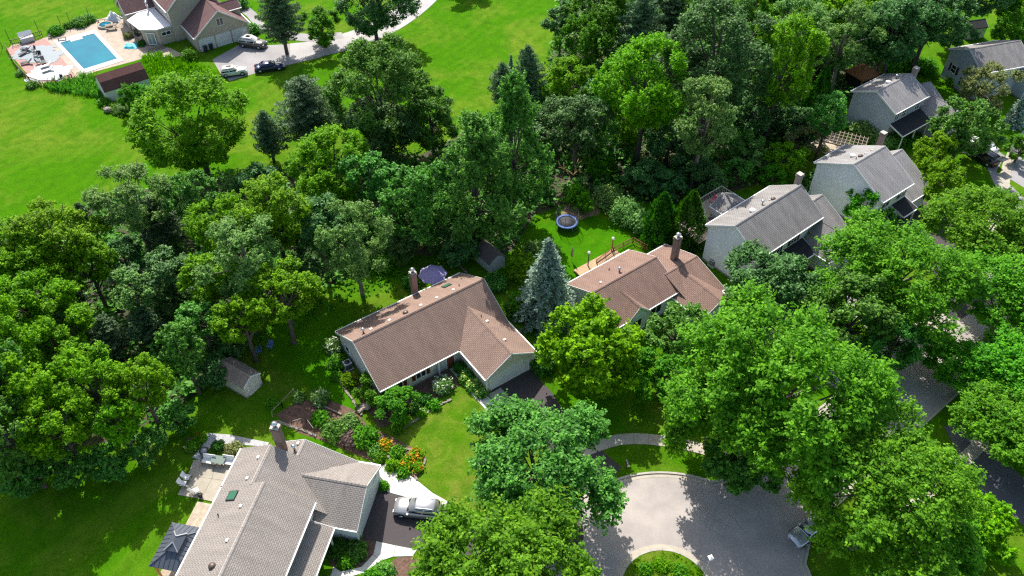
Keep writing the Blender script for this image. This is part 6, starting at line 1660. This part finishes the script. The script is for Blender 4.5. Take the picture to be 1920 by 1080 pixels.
def chair(label, loc, rz, m, fr=M_DARK, group='garden chairs'):
    c = thing('garden_chair', label, 'chair', loc, rz, group)
    MB().box((-.28, -.28, .38), (.28, .28, .45)).build('seat', m, c)
    MB().add([(.24,-.28,.45),(.24,.28,.45),(.40,.28,.98),(.40,-.28,.98),(.30,-.28,.45),(.30,.28,.45),(.46,.28,.98),(.46,-.28,.98)], [(3,2,1,0),(4,5,6,7),(0,1,5,4),(1,2,6,5),(2,3,7,6),(3,0,4,7)]).build('backrest', m, c)
    for x in (-.26, .26):
        for y in (-.28, .28): MB().beam((x, y, 0), (x, y, .40), .035).build('leg', fr, c)
    for s in (-1, 1): MB().beam((-.28, s*.30, .62), (.30, s*.30, .62), .04).build('armrest', fr, c)
    return c
def gl(px, py, z=.06):
    p = gp(px, py, .3); return (p.x, p.y, z)
chair('white-cushioned bench seat at the head of the patio', gl(392, 866), R(80), M_SLING).scale = (1, 2.4, 1)
chair('white-cushioned bench seat nearest the house roof on the patio', gl(428, 868), R(80), M_SLING).scale = (1, 2.2, 1)
chair('white garden chair at the left patio edge, upper of two', gl(351, 896), R(170), M_SLING); chair('white garden chair at the left patio edge, lower of two', gl(344, 908), R(170), M_SLING)
chair('white garden chair beside the potted plant', gl(368, 921), R(220), M_SLING)
q = gp(377, 932); pt = thing('potted_plant', 'potted plant at the patio corner by the deck', 'plant', (q.x, q.y, .06))
MB().lathe([(.16,0),(.24,.34),(.26,.36)], 14).build('pot', M_DARK, pt)
q = gp(384, 849); fp = thing('fire_pit', 'round dark fire pit at the top of the patio', 'fire pit', (q.x, q.y, .05))
MB().lathe([(.22,0),(.40,.18),(.48,.38),(.46,.40)], 18).build('bowl', M_DARK, fp); MB().lathe([(.44,.36),(.2,.52),(.05,.55)], 14).build('screen', M_GREYM, fp)
q = gp(409, 862, .7); tbl = thing('patio_table', 'glass-topped table between the patio bench seats', 'table', (q.x, q.y, .05), R(79))
MB().box((-.45,-.7,.68),(.45,.7,.72)).build('top', mat('green_table_glass', (.12,.18,.15), .1), tbl)
for x in (-.38, .38):
    for y in (-.6, .6): MB().beam((x,y,0),(x,y,.68), .04).build('leg', M_DARK, tbl)
# pool terrace furniture
for k, (x, y, a, m, lb) in enumerate([
    (87, 123, 40, M_SLING, 'upper of the two white sun loungers on the brick terrace'), (90, 131, 40, M_SLING, 'lower of the two white sun loungers on the brick terrace'),
    (50, 117, 20, M_DSLING, 'dark sun lounger at the left side of the terrace'), (45, 99, 60, M_DSLING, 'dark sun lounger near the terrace railing corner'),
    (49, 92, -10, M_DSLING, 'dark sun lounger lying along the top of the terrace'), (81, 115, 120, M_DSLING, 'dark sun lounger in the middle of the terrace')]):
    lounger(lb, gl(x, y, .03), R(a), m, M_GREYM if m is M_SLING else M_DARK, 'sun loungers on the pool terrace')
for x, y, a, lb in ((66,103,10,'dark chair in the centre of the brick terrace'), (74,104,100,'dark chair next to the central terrace chair'), (72,117,200,'dark chair beside the white loungers'), (63,94,60,'dark chair near the top of the terrace'), (100,150,30,'dark chair at the lower terrace railing'), (114,149,80,'dark chair at the lower right of the terrace'), (93,68,20,'dark chair beside the pool hedge')):
    chair(lb, gl(x, y, .03), R(a), M_DSLING, M_DARK, 'dark chairs by the pool')
sp_ = thing('spa_cover_box', 'pale grey folded spa cover box at the terrace head', 'box', gl(51, 74, .03), R(35))
MB().box((-1.1,-.75,0),(1.1,.75,.9)).build('box', mat('pale_grey_vinyl', (.55,.55,.54), .6), sp_, .05); MB().add([(-1.12,.1,.9),(1.12,.1,.9),(1.12,.8,1.5),(-1.12,.8,1.5),(-1.12,.25,.88),(1.12,.25,.88),(1.12,.92,1.45),(-1.12,.92,1.45)], [(0,1,2,3),(7,6,5,4),(0,4,5,1),(1,5,6,2),(2,6,7,3),(3,7,4,0)]).build('lid', MATS['pale_grey_vinyl'], sp_)
ht = thing('hot_tub', 'round blue hot tub at the far end of the pool terrace', 'hot tub', gl(197, 46, .02))
MB().lathe([(1.35,0),(1.35,.35),(1.05,.36),(1.02,.2)], 24, cap=False).build('shell', M_POOLDECK, ht); MB().lathe([(1.03,.27),(1.03,.28)], 24).build('water', mw, ht)
pt_ = thing('picnic_table', 'wooden picnic table beside the round hot tub', 'table', gl(209, 51, .02), R(15))
for k in range(4): MB().box((-.95,-.36+.19*k,.72),(.95,-.36+.19*k+.17,.77)).build('plank', M_WEATHER, pt_)
for s in (-1, 1):
    MB().box((-.95, s*.75-.13, .42), (.95, s*.75+.13, .47)).build('bench', M_WEATHER, pt_)
    MB().beam((s*.7,-.7,0),(s*.7,-.2,.72), .08).build('leg', M_WEATHER, pt_); MB().beam((s*.7,.7,0),(s*.7,.2,.72), .08).build('leg', M_WEATHER, pt_)
for x, y, a, lb in ((190,38,10,'wooden bench at the hot tub'), (116,72,15,'pale bench at the head of the pool')):
    b = thing('bench', lb, 'bench', gl(x, y, .03), R(a)); MB().box((-.75,-.22,.38),(.75,.22,.45)).build('seat', M_WEATHER, b)
    for s in (-1, 1): MB().box((s*.6-.05,-.18,0),(s*.6+.05,.18,.38)).build('leg', M_WEATHER, b)
def draped(name, label, cat, px, py, r, h, m, seed):
    g = np.random.default_rng(seed); n = 13; q = gp(px, py); vs = []
    for i in range(n):
        for j in range(n):
            x = (i/(n-1)-.5)*2; y = (j/(n-1)-.5)*2; d = max(abs(x), abs(y))
            vs.append((x*r*(1+.08*g.normal()), y*r*.8*(1+.08*g.normal()), max(.03, h*(1-d**2)*(1+.25*g.normal())+.04)))
    o = MB().add(vs, [(i*n+j, (i+1)*n+j, (i+1)*n+j+1, i*n+j+1) for i in range(n-1) for j in range(n-1)], smooth=True).build(name, m); o.location = (q.x, q.y, .02)
    return tag(o, label, cat)
draped('tarpaulin', 'crumpled turquoise tarpaulin beside the sunroom steps', 'tarpaulin', 247, 87, 1.2, .45, mat('turquoise_tarp', (.06,.48,.55), .5), 1)
draped('tarpaulin', 'silver-white cover draped over patio goods by the bare bush', 'tarpaulin', 214, 38, 1.2, 1.3, mat('silver_cover', (.62,.64,.66), .4), 2)
draped('tarpaulin', 'pale grey groundsheet spread on the brick terrace', 'groundsheet', 62, 99, 3.0, .05, mat('pale_blue_sheet', (.22,.26,.275), .7), 3)
draped('tarpaulin', 'pale groundsheet under the white sun loungers', 'groundsheet', 92, 138, 3.2, .04, mat('pale_white_sheet', (.38,.395,.40), .7), 4)
draped('tarpaulin', 'grey-blue groundsheet in the middle of the terrace', 'groundsheet', 84, 107, 2.6, .04, mat('pale_blue_sheet', (.5,.5,.5)), 5)
for k, (x, y) in enumerate(((386, 94), (396, 90))):
    b = thing('wheeled_bin', ['dark wheeled bin before the left garage door', 'dark wheeled bin between the garage doors'][k], 'bin', gl(x, y, .02), R(36+8*k), 'wheeled bins')
    MB().add([(-.24,-.26,.06),(.24,-.26,.06),(.24,.26,.06),(-.24,.26,.06),(-.30,-.34,1.0),(.30,-.34,1.0),(.30,.34,1.0),(-.30,.34,1.0)], [(3,2,1,0),(4,5,6,7),(0,1,5,4),(1,2,6,5),(2,3,7,6),(3,0,4,7)]).build('body', mat('navy_plastic', (.025,.03,.045), .5), b)
    MB().box((-.32,-.37,1.0),(.32,.37,1.07)).build('lid', MATS['navy_plastic'], b)
    for s in (-1, 1): w = MB().lathe([(.1,-.04),(.1,.04)], 12).build('wheel', M_TYRE, b); w.matrix_local = Matrix.Translation((s*.26, .28, .1)) @ Matrix.Rotation(R(90), 4, 'Y')
# deck furniture of the white house
OG = gp(1333.3, 415.6, 5.6); MG = Matrix.Translation((OG.x, OG.y, 2.35)) @ Matrix.Rotation(R(39), 4, 'Z')
for k, (a, b, m, lb) in enumerate(((6.6, 4.8, mat('pink_fabric', (.65,.16,.22), .8), 'pink chair on the raised deck'), (1.2, 3.6, M_DSLING, 'dark chair at the left of the raised deck'), (2.6, 4.2, M_DSLING, 'dark chair by the raised deck railing'), (.8, 2.0, M_DSLING, 'dark chair nearest the arborvitae on the raised deck'), (3.4, 2.4, M_DSLING, 'dark chair beside the closed deck parasol'))):
    v = MG @ Vector((a, b, 0)); chair(lb, tuple(v), R(39+70*k), m, M_DARK, 'chairs on the raised deck')
v = MG @ Vector((2.2, 2.8, 0)); dp = thing('parasol', 'closed pale parasol on the raised deck', 'parasol', tuple(v))
MB().tube([(0,0,0),(0,0,2.5)], .03, 6).build('pole', M_WEATHER, dp); MB().lathe([(.2,.7),(.24,1.0),(.14,2.0),(.03,2.45)], 10).build('folded_canopy', mat('pale_canvas', (.6,.59,.56), .9), dp)
skylight(rGx, 5.5, 1.6, 4.2, .75, 1.1, 0, mat('pale_skylight', (.35,.38,.40), .15)) if False else None
# blue lawn chairs in the shade, play disc on the shaded lawn
for x, y, a, lb in ((484,659,40,'blue lawn chair in the shade, nearer the shed'), (507,650,80,'blue lawn chair in the shade, farther from the shed')):
    chair(lb, gl(x, y, .0), R(a), mat('blue_plastic', (.10,.20,.42), .5), mat('blue_plastic', (0,0,0)), 'blue lawn chairs')
q = gp(242, 815); dsc = thing('spare_pool_ring', 'small round pale blue disc lying on the shaded lawn', 'disc', (q.x, q.y, .01))
MB().lathe([(.45,0),(.5,.05),(.45,.1),(.36,.06)], 20).build('rim', mat('pale_blue_plastic', (.35,.50,.58), .5), dsc); MB().lathe([(.36,.03),(.36,.04)], 20).build('web', mat('teal_plastic', (.10,.25,.26), .6), dsc)
q = gp(455, 0); 
# bare bushes and fallen wood
def bare_branches(name, label, px, py, n, ln, rad, m, seed, spread=.7, lean=(0,0), cat='dead tree', z0=0.0):
    rr = random.Random(seed); q = gp(px, py); t = thing(name, label, cat, (q.x, q.y, z0))
    for k in range(n):
        a = rr.uniform(0, 6.28); p = Vector((0, 0, 0)); d = Vector((math.cos(a)*spread+lean[0], math.sin(a)*spread+lean[1], 1)).normalized(); mb = MB(); pts = [p]
        for j in range(5):
            d = (d+Vector((rr.uniform(-.3,.3), rr.uniform(-.3,.3), rr.uniform(-.2,.2)))).normalized(); p = p+d*ln/5*rr.uniform(.7,1.2); pts.append(p)
        mb.tube(pts, [rad*(1-i/6) for i in range(6)], 5)
        for j in range(7):
            i = rr.randint(1, 4); s = pts[i]; dd = (d+Vector((rr.uniform(-1,1), rr.uniform(-1,1), rr.uniform(-.3,.8)))).normalized()
            mb.tube([s, s+dd*ln*.18, s+dd*ln*.3+Vector((rr.uniform(-.2,.2), rr.uniform(-.2,.2), .1))], [rad*.4, rad*.25, .01], 4)
        mb.build('branch', m, t)
    return t
bare_branches('bare_bush', 'bare leafless bush beside the sunroom terrace', 236, 36, 11, 4.5, .05, mat('bare_twig', (.12,.10,.07), .9), 3, .45, cat='bush')
bare_branches('dead_tree', 'bleached dead tree among the yellow-green trees', 140, 590, 9, 9.0, .10, M_DEADW, 5, .7, (.3, -.1))
bare_branches('dead_tree', 'broken pale trunk behind the fallen conifer', 1075, 330, 3, 3.2, .12, mat('raw_wood', (.50,.32,.17), .9), 8, .5)
bare_branches('dead_tree', 'pale broken tree leaning in the top wood', 1130, 300, 4, 6.0, .09, M_DEADW, 9, .6)
